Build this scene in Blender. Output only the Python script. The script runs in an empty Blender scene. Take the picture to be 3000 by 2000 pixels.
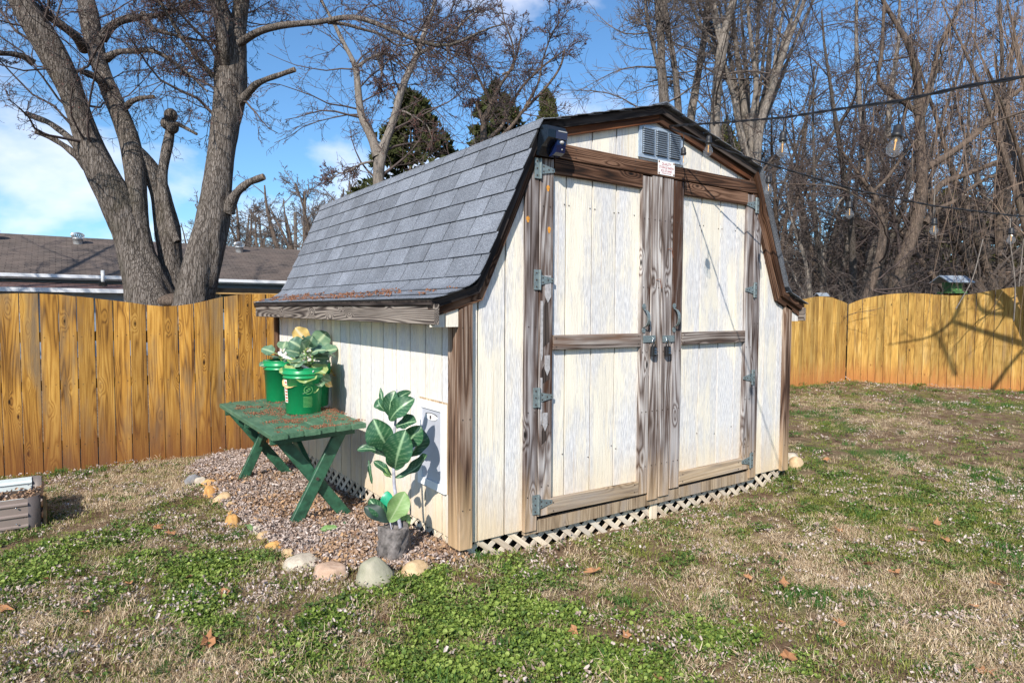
import bpy, bmesh, math, random
import numpy as np
from mathutils import Vector, Matrix, Quaternion
random.seed(7); rng = np.random.default_rng(11)
C = bpy.context.scene.collection
scene = bpy.context.scene

# ------------------------------------------------------------------ camera
CAM = np.array([-1.73590, -2.96738, 1.29955]); YAW, PIT, ROL, FPX = .611449, .0500123, .0046694, 1871.57
Fv = np.array([math.sin(YAW)*math.cos(PIT), math.cos(YAW)*math.cos(PIT), -math.sin(PIT)])
R0 = np.array([math.cos(YAW), -math.sin(YAW), 0.]); U0 = np.cross(R0, Fv)
Rv = R0*math.cos(ROL)+U0*math.sin(ROL); Uv = -R0*math.sin(ROL)+U0*math.cos(ROL)
cd = bpy.data.cameras.new('camera'); cam = bpy.data.objects.new('camera', cd); C.objects.link(cam)
cd.sensor_width = 36; cd.lens = FPX/3000*36; cd.clip_start = .05; cd.clip_end = 3000
cam.matrix_world = Matrix(((Rv[0], Uv[0], -Fv[0], CAM[0]), (Rv[1], Uv[1], -Fv[1], CAM[1]), (Rv[2], Uv[2], -Fv[2], CAM[2]), (0, 0, 0, 1)))
scene.camera = cam
def ray(px, py): return Fv + Rv*(px-1500)/FPX - Uv*(py-1000)/FPX
def on(px, py, axis, v):
    d = ray(px, py); return CAM + d*((v-CAM[axis])/d[axis])
def dep(px, py, Z): return CAM + ray(px, py)*Z
def project(P):
    d = np.asarray(P, float)-CAM; z = d@Fv
    return 1500+FPX*(d@Rv)/z, 1000-FPX*(d@Uv)/z, z

# ------------------------------------------------------------------ light
SUN = np.array([1.30, 1.0, -1.19]); SUN /= np.linalg.norm(SUN)      # the way the light travels
elev = math.asin(-SUN[2]); azim = math.atan2(-SUN[0], -SUN[1])
w = bpy.data.worlds.new('World'); scene.world = w; w.use_nodes = True
SKY_STRENGTH, SUN_STRENGTH, EXPOSURE = .11, 5.0, .50
sl = bpy.data.lights.new('sun', 'SUN'); sl.energy = SUN_STRENGTH; sl.angle = math.radians(.53); sl.color = (1, .93, .82)
so = bpy.data.objects.new('sun', sl); C.objects.link(so)
so.rotation_euler = Vector(SUN).to_track_quat('-Z', 'Y').to_euler(); so.location = (-20, -20, 20)
vs = scene.view_settings; vs.view_transform = 'Standard'; vs.look = 'None'; vs.exposure = EXPOSURE; vs.gamma = 1; vs.use_curve_mapping = False
scene.cycles.max_bounces = 6; scene.cycles.diffuse_bounces = 3; scene.cycles.transparent_max_bounces = 12

# ------------------------------------------------------------------ node helpers
def nd(nt, typ, props=None, ins=None):
    n = nt.nodes.new('ShaderNode'+typ)
    for k, v in (props or {}).items(): setattr(n, k, v)
    for k, v in (ins or {}).items():
        s = n.inputs[k]
        if isinstance(v, bpy.types.NodeSocket): nt.links.new(v, s)
        elif isinstance(v, bpy.types.Node): nt.links.new(v.outputs[0], s)
        else:
            if hasattr(s.default_value, '__len__') and len(s.default_value) == 4 and len(v) == 3: v = (*v, 1)
            s.default_value = v
    return n
def mth(nt, op, a, b=0., c=None, clamp=False):
    n = nt.nodes.new('ShaderNodeMath'); n.operation = op; n.use_clamp = clamp
    for i, v in enumerate((a, b, c)):
        if v is None: continue
        if isinstance(v, bpy.types.NodeSocket): nt.links.new(v, n.inputs[i])
        elif isinstance(v, bpy.types.Node): nt.links.new(v.outputs[0], n.inputs[i])
        else: n.inputs[i].default_value = v
    return n.outputs[0]
def mixc(nt, f, a, b, mode='MIX'):
    n = nt.nodes.new('ShaderNodeMix'); n.data_type = 'RGBA'; n.blend_type = mode
    for s, v in ((n.inputs[0], f), (n.inputs[6], a), (n.inputs[7], b)):
        if isinstance(v, bpy.types.NodeSocket): nt.links.new(v, s)
        elif isinstance(v, bpy.types.Node): nt.links.new(v.outputs[0], s)
        elif isinstance(v, (int, float)): s.default_value = v
        else: s.default_value = (*v, 1)
    return n.outputs[2]
def ramp(nt, fac, stops, interp='LINEAR'):
    n = nt.nodes.new('ShaderNodeValToRGB'); cr = n.color_ramp; cr.interpolation = interp
    while len(cr.elements) < len(stops): cr.elements.new(.5)
    for e, (p, c) in zip(cr.elements, stops):
        e.position = p; e.color = (c, c, c, 1) if isinstance(c, (int, float)) else (*c, 1)
    nt.links.new(fac if isinstance(fac, bpy.types.NodeSocket) else fac.outputs[0], n.inputs[0])
    return n.outputs[0]
def noise(nt, vec, scale, detail=2., rough=.5, dist=0.):
    return nd(nt, 'TexNoise', None, {'Vector': vec, 'Scale': scale, 'Detail': detail, 'Roughness': rough, 'Distortion': dist}).outputs[0]
def mapping(nt, vec, scale=(1, 1, 1), loc=(0, 0, 0), rot=(0, 0, 0)):
    return nd(nt, 'Mapping', None, {'Vector': vec, 'Scale': scale, 'Location': loc, 'Rotation': rot}).outputs[0]
def newmat(name):
    m = bpy.data.materials.new(name); m.use_nodes = True; nt = m.node_tree
    return m, nt, nt.nodes['Principled BSDF']
def objco(nt, rnd=40.):
    """object coordinates shifted by a random amount for every object"""
    t = nd(nt, 'TexCoord'); i = nd(nt, 'ObjectInfo')
    v = nd(nt, 'VectorMath', {'operation': 'MULTIPLY_ADD'}, {0: i.outputs['Random'], 1: (rnd, rnd*.7, rnd*1.3), 2: t.outputs['Object']})
    return v.outputs[0], i.outputs['Random'], t.outputs['Object']
def setb(nt, b, color=None, rough=None, bump=None, bstr=.3, bdist=.01, **kw):
    for k, v in (('Base Color', color), ('Roughness', rough), *kw.items()):
        if v is None: continue
        s = b.inputs[k]
        if isinstance(v, bpy.types.NodeSocket): nt.links.new(v, s)
        else: s.default_value = (*v, 1) if hasattr(v, '__len__') and len(v) == 3 else v
    if bump is not None:
        bn = nd(nt, 'Bump', None, {'Height': bump, 'Strength': bstr, 'Distance': bdist})
        nt.links.new(bn.outputs[0], b.inputs['Normal'])
def plain(name, col, rough=.5, metal=0., var=.12, scale=30, bump=0.):
    m, nt, b = newmat(name); v, r, o = objco(nt)
    n = noise(nt, v, scale, 4, .6)
    c = mixc(nt, ramp(nt, n, [(.3, 0.), (.7, 1.)]), [x*(1-var) for x in col], [min(1, x*(1+var)) for x in col])
    setb(nt, b, c, rough, n if bump else None, bump, .005, Metallic=metal)
    return m

# ------------------------------------------------------------------ world: sky with clouds
nt = w.node_tree; bg = nt.nodes['Background']
sky = nd(nt, 'TexSky', {'sky_type': 'NISHITA', 'sun_disc': False, 'sun_elevation': elev, 'sun_rotation': azim, 'altitude': 300., 'air_density': 1.0, 'dust_density': .6, 'ozone_density': 2.5})
tc = nd(nt, 'TexCoord')
sep = nd(nt, 'SeparateXYZ', None, {0: tc.outputs['Generated']})
den = mth(nt, 'MAXIMUM', mth(nt, 'ADD', sep.outputs[2], .10), .06)
cv = nd(nt, 'CombineXYZ', None, {0: mth(nt, 'DIVIDE', sep.outputs[0], den), 1: mth(nt, 'DIVIDE', sep.outputs[1], den), 2: 0.})
sp3 = tc.outputs['Generated']
cl = noise(nt, mapping(nt, sp3, (2.3, 2.3, 4.2), (3.1, 1.7, 2.0)), 1.5, 6, .52, .1)
cl2 = noise(nt, mapping(nt, sp3, (1.6, 1.6, 2.4), (8.6, 2.3, 0)), 1., 2, .5)
cm = ramp(nt, mth(nt, 'ADD', mth(nt, 'MULTIPLY', cl, .75), mth(nt, 'MULTIPLY', cl2, .35)), [(.565, 0.), (.63, .55), (.72, 1.)])
up = ramp(nt, sep.outputs[2], [(.0, .6), (.05, 1.)])
cm = mth(nt, 'MULTIPLY', cm, up)
skyc = mixc(nt, 1., sky.outputs[0], (.72, 1.02, 1.20), 'MULTIPLY')
cloudc = mixc(nt, cl, (6.0, 6.5, 7.8), (9.6, 9.2, 9.4))
nt.links.new(mixc(nt, mth(nt, 'MULTIPLY', cm, .85), skyc, cloudc), bg.inputs[0]); bg.inputs[1].default_value = SKY_STRENGTH

# ------------------------------------------------------------------ object helpers
def mesh_of(name, verts, faces, mat, smooth=False, mats=None, fmat=None):
    me = bpy.data.meshes.new(name)
    if isinstance(verts, np.ndarray) and isinstance(faces, np.ndarray):
        nv, nf, k = len(verts), len(faces), faces.shape[1]
        me.vertices.add(nv); me.vertices.foreach_set('co', verts.astype(np.float32).ravel())
        me.loops.add(nf*k); me.loops.foreach_set('vertex_index', faces.astype(np.int32).ravel())
        me.polygons.add(nf); me.polygons.foreach_set('loop_start', np.arange(0, nf*k, k, dtype=np.int32))
        me.update(calc_edges=True)
    else:
        me.from_pydata([tuple(v) for v in verts], [], [tuple(f) for f in faces]); me.update()
    for m in (mats or [mat]): me.materials.append(m)
    if fmat is not None: me.polygons.foreach_set('material_index', np.asarray(fmat, np.int32))
    if smooth: me.polygons.foreach_set('use_smooth', np.ones(len(me.polygons), bool))
    return me
def obj(name, me, parent=None, label=None, cat=None, group=None, kind=None, loc=None, rot=None, scale=None):
    o = bpy.data.objects.new(name, me); C.objects.link(o)
    if parent is not None: o.parent = parent
    if loc is not None: o.location = loc
    if rot is not None: o.rotation_euler = rot
    if scale is not None: o.scale = scale
    for k, v in (('label', label), ('category', cat), ('group', group), ('kind', kind)):
        if v: o[k] = v
    return o
def thing(name, label, cat, loc=(0, 0, 0), rz=0., group=None):
    return obj(name, None, None, label, cat, group, None, loc, (0, 0, rz))
class MB:
    """collects shapes into one mesh"""
    def __init__(s): s.v, s.f = [], []
    def add(s, vs, fs):
        k = len(s.v); s.v += [tuple(v) for v in vs]; s.f += [tuple(i+k for i in f) for f in fs]; return s
    def box(s, lo, hi, ch=0.):
        x0, y0, z0 = lo; x1, y1, z1 = hi
        if ch:
            c = ch; ring = [(x0+c, y0), (x1-c, y0), (x1, y0+c), (x1, y1-c), (x1-c, y1), (x0+c, y1), (x0, y1-c), (x0, y0+c)]
            return s.prism(ring, z0, z1)
        return s.add([(x0, y0, z0), (x1, y0, z0), (x1, y1, z0), (x0, y1, z0), (x0, y0, z1), (x1, y0, z1), (x1, y1, z1), (x0, y1, z1)],
                     [(0, 3, 2, 1), (4, 5, 6, 7), (0, 1, 5, 4), (1, 2, 6, 5), (2, 3, 7, 6), (3, 0, 4, 7)])
    def prism(s, ring, z0, z1):
        n = len(ring); z1s = z1 if hasattr(z1, '__len__') else [z1]*n
        return s.add([(x, y, z0) for x, y in ring]+[(x, y, z1s[i]) for i, (x, y) in enumerate(ring)],
                     [tuple(range(n-1, -1, -1)), tuple(range(n, 2*n))]+[(i, (i+1) % n, (i+1) % n+n, i+n) for i in range(n)])
    def extr(s, poly, axis, a, b):
        """polygon of 2D points in the plane across the axis, pushed from a to b"""
        n = len(poly)
        def P(p, t): return (t, p[0], p[1]) if axis == 0 else ((p[0], t, p[1]) if axis == 1 else (p[0], p[1], t))
        return s.add([P(p, a) for p in poly]+[P(p, b) for p in poly],
                     [tuple(range(n)), tuple(range(2*n-1, n-1, -1))]+[(i+n, (i+1) % n+n, (i+1) % n, i) for i in range(n)])
    def tube(s, pts, rad, n=8, cap=True):
        pts = [Vector(p) for p in pts]; rad = rad if hasattr(rad, '__len__') else [rad]*len(pts)
        vs = []; prev = None
        for i, p in enumerate(pts):
            t = (pts[min(i+1, len(pts)-1)]-pts[max(i-1, 0)]).normalized()
            if prev is None: a = t.orthogonal().normalized()
            else: a = (prev-t*prev.dot(t)).normalized()
            prev = a; b = t.cross(a)
            vs += [tuple(p+(a*math.cos(2*math.pi*j/n)+b*math.sin(2*math.pi*j/n))*rad[i]) for j in range(n)]
        m = len(pts); fs = [(i*n+j, i*n+(j+1) % n, (i+1)*n+(j+1) % n, (i+1)*n+j) for i in range(m-1) for j in range(n)]
        if cap: fs += [tuple(range(n-1, -1, -1)), tuple(range((m-1)*n, m*n))]
        return s.add(vs, fs)
    def lathe(s, prof, n=16, c=(0, 0, 0), closed=False):
        vs = [(c[0]+r*math.cos(2*math.pi*j/n), c[1]+r*math.sin(2*math.pi*j/n), c[2]+z) for r, z in prof for j in range(n)]
        m = len(prof); fs = [(i*n+j, i*n+(j+1) % n, (i+1)*n+(j+1) % n, (i+1)*n+j) for i in range(m-1) for j in range(n)]
        if closed: fs += [tuple(range(n-1, -1, -1)), tuple(range((m-1)*n, m*n))]
        return s.add(vs, fs)
    def ball(s, c, r, n=8, m=5):
        prof = [(r[0]*max(.02, math.sin(math.pi*i/m)), -r[-1]*math.cos(math.pi*i/m)) for i in range(m+1)]
        return s.lathe(prof, n, c)
    def mesh(s, name, mat, smooth=False): return mesh_of(name, s.v, s.f, mat, smooth)
def frame(a, b, nrm):
    """matrix with local Z along a->b and local Y along nrm"""
    a, b, nrm = Vector(a), Vector(b), Vector(nrm); z = (b-a).normalized(); y = (nrm-z*nrm.dot(z)).normalized(); x = y.cross(z)
    return Matrix(((x[0], y[0], z[0], a[0]), (x[1], y[1], z[1], a[1]), (x[2], y[2], z[2], a[2]), (0, 0, 0, 1)))
_bc = {}
def board(name, parent, mat, a, b, wd, th, nrm, ch=.004, label=None, cutb=0., cuta=0.):
    """a timber from a to b (centre line), wd across, th thick along nrm; cut* slant the ends across the width"""
    L = (Vector(b)-Vector(a)).length; key = (round(L, 4), wd, th, mat.name, cuta, cutb)
    if key not in _bc:
        h, t = wd/2, th/2; c = min(ch, t*.6)
        ring = [(-h+c, -t), (h-c, -t), (h, -t+c), (h, t-c), (h-c, t), (-h+c, t), (-h, t-c), (-h, -t+c)]
        n = 8; vs = [(x, y, cuta*x/h) for x, y in ring]+[(x, y, L+cutb*x/h) for x, y in ring]
        fs = [tuple(range(n-1, -1, -1)), tuple(range(n, 2*n))]+[(i, (i+1) % n, (i+1) % n+n, i+n) for i in range(n)]
        _bc[key] = mesh_of(name, vs, fs, mat)
    o = obj(name, _bc[key], parent, label); o.matrix_local = frame(a, b, nrm); return o
# ------------------------------------------------------------------ materials
def wood(name, cols, stain=None, stain_lim=(.52, .66), ring=46., rough=.85, bstr=.5, knots=True, top=None, world_dirt=None, fib=.55, width=1., ringw=.26, tone=0.):
    """weathered board; cols run from dark to light; grain runs along local Z"""
    m, nt, b = newmat(name); v, rnd, o = objco(nt)
    q = mapping(nt, v, (1/width, 1/width, .055/width))
    kn = nd(nt, 'TexVoronoi', None, {'Vector': mapping(nt, v, (7, 7, 2.6)), 'Scale': 1., 'Randomness': 1.}).outputs[0]
    kf = ramp(nt, kn, [(0., 1.), (.32, 0.)], 'EASE') if knots else None
    fig = noise(nt, q, 9, 1.6, .45)
    if knots: fig = mth(nt, 'ADD', fig, mth(nt, 'MULTIPLY', kf, .18))
    rings = mth(nt, 'ABSOLUTE', mth(nt, 'SINE', mth(nt, 'MULTIPLY', fig, ring)))
    fibre = noise(nt, mapping(nt, v, (150, 150, 2.6)), 1, 4, .7)
    patch = noise(nt, mapping(nt, v, (9, 9, 1.3)), 1, 3, .6)
    k = mth(nt, 'ADD', mth(nt, 'MULTIPLY', rings, ringw), mth(nt, 'ADD', mth(nt, 'MULTIPLY', fibre, fib), mth(nt, 'MULTIPLY', patch, .75)))
    k = mth(nt, 'MULTIPLY', k, 1/(ringw*.9+fib+.75))
    n = len(cols); c = ramp(nt, k, [(.30+.36*i/(n-1), cols[i]) for i in range(n)])
    # boards differ a little from each other
    c = mixc(nt, 1., c, ramp(nt, rnd, [(0, (.70, .70, .72)), (.35, (1., .98, .95)), (.7, (.85, .87, .90)), (1, (1.16, 1.14, 1.08))]), 'MULTIPLY')
    if tone:
        c = mixc(nt, 1., c, ramp(nt, nd(nt, 'TexWhiteNoise', {'noise_dimensions': '1D'}, {'W': rnd}).outputs[0], [(0, 1-tone), (.5, 1.), (1, 1+tone*.6)]), 'MULTIPLY')
    if stain:
        sf = ramp(nt, noise(nt, mapping(nt, v, (5, 5, .8), (3, 9, 1)), 1, 4, .65), [(stain_lim[0], 0.), (stain_lim[1], 1.)])
        c = mixc(nt, sf, c, stain)
    if knots:
        c = mixc(nt, ramp(nt, kn, [(.035, 1.), (.085, 0.)]), c, [x*.22 for x in cols[0]])
    if top or world_dirt:
        g = nd(nt, 'NewGeometry'); z = nd(nt, 'SeparateXYZ', None, {0: g.outputs[0]}).outputs[2]
        zz = mth(nt, 'ADD', z, mth(nt, 'MULTIPLY', mth(nt, 'SUBTRACT', noise(nt, mapping(nt, v, (30, 30, 2)), 1, 3), .5), .5))
        if world_dirt: c = mixc(nt, mth(nt, 'MULTIPLY', ramp(nt, mth(nt, 'MULTIPLY', mth(nt, 'ADD', zz, .3), 1/1.2), [(world_dirt[1], 1.), (world_dirt[2], 0.)]), world_dirt[3]), c, world_dirt[0])
    h = mth(nt, 'ADD', mth(nt, 'MULTIPLY', rings, .5), mth(nt, 'MULTIPLY', fibre, .9))
    setb(nt, b, c, rough, h, bstr, .003, **{'Specular IOR Level': .25})
    return m
M = {}
M['grey_wood'] = wood('grey_weathered_wood', [(.018, .012, .010), (.065, .045, .038), (.20, .17, .165), (.46, .44, .445)], stain=(.055, .026, .016), stain_lim=(.50, .63), world_dirt=((.47, .33, .20), .18, .55, .85), ring=40, bstr=.8)
M['brown_wood'] = wood('brown_weathered_wood', [(.006, .004, .003), (.020, .010, .006), (.075, .034, .018), (.22, .125, .080)], stain=(.13, .105, .10), stain_lim=(.60, .76), ring=44, bstr=.8)
M['red_wood'] = wood('reddish_wet_wood', [(.010, .004, .002), (.045, .015, .006), (.12, .042, .017), (.24, .10, .045)], stain=(.06, .028, .016), ring=44, bstr=.7)
M['black_wood'] = wood('dark_and_shaded_wood', [(.005, .004, .004), (.012, .009, .009), (.03, .022, .02), (.07, .055, .05)], ring=30, bstr=.5)  # near-black; on the rake edge it stands for shade under the shingles
M['post_wood'] = wood('brown_post_wood', [(.014, .008, .006), (.060, .031, .020), (.17, .105, .072), (.37, .29, .235)], stain=(.25, .235, .225), stain_lim=(.58, .75), world_dirt=((.50, .34, .19), .20, .62, .85), ring=40, bstr=.8)
M['fascia_wood'] = wood('dark_fascia_wood', [(.018, .014, .013), (.05, .040, .036), (.115, .095, .085), (.29, .25, .22)], ring=95, bstr=.9, fib=.3, width=1.6, ringw=.42)
M['pale_wood'] = wood('pale_weathered_wood', [(.13, .085, .05), (.25, .18, .115), (.40, .30, .20), (.52, .41, .29)], stain=(.30, .25, .21), ring=40)
M['rail_wood'] = wood('weathered_rail_wood', [(.018, .012, .010), (.07, .05, .042), (.20, .16, .14), (.40, .36, .33)], stain=(.14, .075, .045), stain_lim=(.5, .66), ring=40, bstr=.8)
M['lattice'] = wood('beige_painted_lattice', [(.38, .31, .23), (.52, .43, .33), (.62, .53, .42), (.70, .62, .51)], ring=20, knots=False, world_dirt=((.34, .22, .13), .02, .14, .6))
FD = ((.36, .135, .045), .08, .52, .75)
M['fence'] = wood('stained_pine_board', [(.055, .022, .007), (.18, .082, .017), (.38, .19, .036), (.55, .31, .075)], stain=(.20, .135, .075), stain_lim=(.50, .68), ring=50, bstr=.35, world_dirt=((.15, .052, .018), .12, .66, .75), fib=.42, ringw=.20, tone=.30)
M['fence2'] = wood('golden_stained_pine_board', [(.11, .057, .018), (.29, .160, .042), (.47, .285, .075), (.60, .41, .15)], stain=(.27, .175, .085), stain_lim=(.58, .76), ring=50, bstr=.3, world_dirt=((.42, .165, .055), .12, .50, .8), fib=.45, ringw=.13, tone=.22)
M['fence_back'] = wood('stained_pine_rail', [(.12, .06, .02), (.24, .13, .04), (.36, .2, .06)], ring=40)
M['stake'] = wood('bare_stake_wood', [(.14, .085, .04), (.28, .18, .085), (.42, .29, .15)], ring=30)

def siding():
    m, nt, b = newmat('cream_painted_siding'); v, rnd, o = objco(nt)
    g = nd(nt, 'NewGeometry'); wp = g.outputs[0]; z = nd(nt, 'SeparateXYZ', None, {0: wp}).outputs[2]
    fib = noise(nt, mapping(nt, v, (150, 150, 7)), 1, 4, .65, .6)
    fib2 = noise(nt, mapping(nt, v, (320, 320, 22)), 1, 2, .5)
    big = noise(nt, mapping(nt, v, (5.5, 5.5, 1.5), (2, 5, 1)), 1, 3, .55)
    c = mixc(nt, ramp(nt, noise(nt, mapping(nt, v, (18, 18, 1.6)), 1, 4, .6), [(.35, 0.), (.65, 1.)]), (.80, .745, .63), (.70, .655, .57))
    # bare grey weathered areas showing through the paint
    wear = mth(nt, 'ADD', mth(nt, 'MULTIPLY', big, 1.), mth(nt, 'MULTIPLY', fib, .55))
    wf = ramp(nt, wear, [(.70, 0.), (.79, .6), (.92, 1.)])
    c = mixc(nt, mth(nt, 'MULTIPLY', wf, .85), c, mixc(nt, ramp(nt, fib2, [(.40, 0.), (.60, 1.)]), (.24, .25, .30), (.70, .69, .70)))
    wash = ramp(nt, big, [(.45, 0.), (.6, 1.)])
    c = mixc(nt, mth(nt, 'MULTIPLY', wash, .35), c, (.74, .74, .76))
    # fine cracks and specks
    sp = nd(nt, 'TexVoronoi', None, {'Vector': mapping(nt, v, (60, 60, 38)), 'Scale': 1.}).outputs[0]
    c = mixc(nt, mth(nt, 'MULTIPLY', ramp(nt, sp, [(.05, 1.), (.10, 0.)]), .5), c, (.30, .22, .15))
    ck = ramp(nt, fib, [(.30, 1.), (.40, 0.)]); c = mixc(nt, mth(nt, 'MULTIPLY', ck, .55), c, (.45, .38, .29))
    # soil splash at the foot, rust-brown drips
    zz = mth(nt, 'ADD', z, mth(nt, 'MULTIPLY', mth(nt, 'SUBTRACT', noise(nt, mapping(nt, v, (20, 20, 3)), 1, 4), .5), .35))
    c = mixc(nt, ramp(nt, zz, [(.0, .75), (.12, .5), (.42, 0.)]), c, (.66, .50, .31))
    dr = noise(nt, mapping(nt, v, (55, 55, 1.1), (7, 1, 3)), 1, 2)
    c = mixc(nt, ramp(nt, dr, [(.64, 0.), (.74, .35)]), c, (.58, .42, .25))
    c = mixc(nt, 1., c, ramp(nt, rnd, [(0, .94), (1, 1.03)]), 'MULTIPLY')
    setb(nt, b, c, .7, mth(nt, 'ADD', fib, mth(nt, 'MULTIPLY', fib2, .5)), .75, .004, **{'Specular IOR Level': .3})
    return m
M['siding'] = siding()
M['groove'] = plain('dirty_groove', (.035, .026, .018), .95)
M['dark_inside'] = plain('dark_underfloor', (.012, .010, .008), 1.)

def shingle_mat():
    m, nt, b = newmat('grey_asphalt_shingle'); v, rnd, o = objco(nt)
    gr = nd(nt, 'TexVoronoi', None, {'Vector': v, 'Scale': 420.}).outputs[1]
    gr = nd(nt, 'SeparateXYZ', None, {0: gr}).outputs[0]
    g2 = noise(nt, v, 150, 3, .8)
    pt = noise(nt, mapping(nt, v, (2.2, 2.2, 2.2)), 1.5, 3)
    c = ramp(nt, mth(nt, 'ADD', mth(nt, 'MULTIPLY', gr, .55), mth(nt, 'MULTIPLY', g2, .5)), [(.2, (.055, .062, .078)), (.5, (.125, .14, .172)), (.8, (.30, .325, .375))])
    c = mixc(nt, 1., c, ramp(nt, rnd, [(0, .84), (.5, .97), (1, 1.10)]), 'MULTIPLY')
    c = mixc(nt, 1., c, ramp(nt, pt, [(.35, .82), (.65, 1.12)]), 'MULTIPLY')
    setb(nt, b, c, .9, gr, .45, .002, **{'Specular IOR Level': .3}); return m
M['shingle'] = shingle_mat()
M['felt'] = plain('black_roofing_edge', (.008, .008, .009), .95, bump=.3)

def bark(name, cols, sc=1., furrow=1.):
    m, nt, b = newmat(name); v, rnd, o = objco(nt)
    t = nd(nt, 'TexCoord').outputs['UV']
    f = noise(nt, mapping(nt, v, (38*sc, 38*sc, 4.5*sc)), 1, 5, .68, .3)
    vo = nd(nt, 'TexVoronoi', {'feature': 'DISTANCE_TO_EDGE'}, {'Vector': nd(nt, 'VectorMath', {'operation': 'ADD'}, {0: mapping(nt, v, (46*sc, 46*sc, 6.5*sc)), 1: nd(nt, 'TexNoise', None, {'Vector': v, 'Scale': 14*sc, 'Detail': 4.}).outputs[1]}), 'Scale': 1.}).outputs[0]
    ridge = ramp(nt, vo, [(.0, 0.), (.16, 1.)])
    k = mth(nt, 'ADD', mth(nt, 'MULTIPLY', f, .9), mth(nt, 'MULTIPLY', ridge, .24*furrow))
    c = ramp(nt, k, [(.28, cols[0]), (.55, cols[1]), (.85, cols[2])])
    moss = ramp(nt, noise(nt, v, 2.2, 4, .6), [(.55, 0.), (.72, .5)])
    c = mixc(nt, moss, c, cols[3] if len(cols) > 3 else cols[1])
    setb(nt, b, c, .9, k, .9, .03*furrow, **{'Specular IOR Level': .2}); return m
M['bark'] = bark('furrowed_grey_bark', [(.018, .014, .012), (.085, .070, .060), (.24, .21, .19), (.05, .045, .028)])
M['bark_brown'] = bark('brown_bark', [(.030, .022, .018), (.105, .078, .062), (.25, .195, .16), (.08, .07, .045)], 1.3, .6)
M['bark_pale'] = bark('pale_grey_bark', [(.06, .05, .044), (.19, .165, .145), (.36, .325, .295), (.13, .12, .09)], 1.2, .5)
M['twig'] = plain('dark_twig', (.070, .050, .045), .85, var=.35, scale=3)
M['twig_grey'] = plain('grey_twig', (.115, .092, .082), .85, var=.35, scale=3)
M['twig_tan'] = plain('tan_twig', (.18, .125, .092), .8, var=.35, scale=3)
M['bud'] = plain('reddish_bud', (.15, .055, .045), .7)
M['cut_wood'] = plain('sawn_branch_end', (.30, .20, .12), .9)

def leafm(name, cols, vein=None, rough=.45, trans=.15, spec=.5):
    m, nt, b = newmat(name); v, rnd, o = objco(nt, 9.)
    n = noise(nt, v, 22, 4, .6)
    c = ramp(nt, mth(nt, 'ADD', mth(nt, 'MULTIPLY', n, .7), mth(nt, 'MULTIPLY', rnd, .3)), [(.2+.6*i/(len(cols)-1), cols[i]) for i in range(len(cols))])
    if vein:
        at = nd(nt, 'Attribute', {'attribute_name': 'vein'}).outputs[2]
        c = mixc(nt, at, c, vein)
    setb(nt, b, c, rough, n, .2, .003, **{'Specular IOR Level': spec})
    tr = nd(nt, 'BsdfTranslucent', None, {'Color': c}); mx = nd(nt, 'MixShader', None, {0: trans, 1: b, 2: tr})
    nt.links.new(mx.outputs[0], nt.nodes['Material Output'].inputs[0]); return m
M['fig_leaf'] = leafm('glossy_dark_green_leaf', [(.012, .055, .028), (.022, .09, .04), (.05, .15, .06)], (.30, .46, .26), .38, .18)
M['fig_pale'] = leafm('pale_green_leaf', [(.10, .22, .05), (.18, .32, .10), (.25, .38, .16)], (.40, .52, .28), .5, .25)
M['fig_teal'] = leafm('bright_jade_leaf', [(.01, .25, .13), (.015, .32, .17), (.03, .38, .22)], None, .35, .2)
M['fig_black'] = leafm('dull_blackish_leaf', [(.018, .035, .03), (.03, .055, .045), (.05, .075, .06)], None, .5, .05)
M['collard'] = leafm('blue_green_collard_leaf', [(.05, .12, .085), (.10, .20, .13), (.19, .30, .17)], (.42, .52, .33), .5, .2)
M['collard_light'] = leafm('yellow_green_collard_leaf', [(.22, .33, .10), (.36, .46, .17), (.48, .54, .24)], (.6, .66, .38), .5, .3)
M['collard_yellow'] = leafm('yellowed_collard_leaf', [(.62, .36, .10), (.72, .52, .18), (.78, .62, .36)], (.8, .7, .5), .6, .3)
M['needles'] = leafm('evergreen_needles', [(.018, .024, .008), (.06, .066, .020), (.15, .135, .045)], None, .7, .12, .2)

def gcol(name, cols, rough=.8, trans=.2, var=.5):
    """ground cover: colour from a random value per instance and a fine noise"""
    m, nt, b = newmat(name); i = nd(nt, 'ObjectInfo'); g = nd(nt, 'NewGeometry')
    n = noise(nt, g.outputs[0], 60, 2, .7); n2 = noise(nt, g.outputs[0], 1.3, 3, .6)
    k = mth(nt, 'ADD', mth(nt, 'MULTIPLY', g.outputs['Random Per Island'], .55), mth(nt, 'ADD', mth(nt, 'MULTIPLY', n, .25), mth(nt, 'MULTIPLY', n2, .3)))
    c = ramp(nt, k, [(.1+.8*j/(len(cols)-1), cols[j]) for j in range(len(cols))])
    setb(nt, b, c, rough, **{'Specular IOR Level': .25})
    tr = nd(nt, 'BsdfTranslucent', None, {'Color': c}); mx = nd(nt, 'MixShader', None, {0: trans, 1: b, 2: tr})
    nt.links.new(mx.outputs[0], nt.nodes['Material Output'].inputs[0]); return m
M['straw'] = gcol('dry_grass', [(.13, .075, .042), (.36, .25, .15), (.58, .45, .30), (.78, .67, .50)])
M['grass'] = gcol('green_grass', [(.035, .085, .018), (.06, .15, .03), (.10, .21, .05)], .55, .3)
M['clover'] = gcol('clover_leaves', [(.035, .07, .012), (.10, .165, .027), (.20, .28, .052), (.34, .41, .11)], .55, .3)
M['clover2'] = gcol('dark_weed_leaves', [(.03, .045, .014), (.06, .11, .022), (.13, .20, .045), (.12, .09, .035)], .55, .25)
M['moss'] = gcol('short_mossy_grass', [(.07, .075, .018), (.14, .175, .03), (.22, .26, .045), (.32, .27, .11)], .8, .25)
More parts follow.
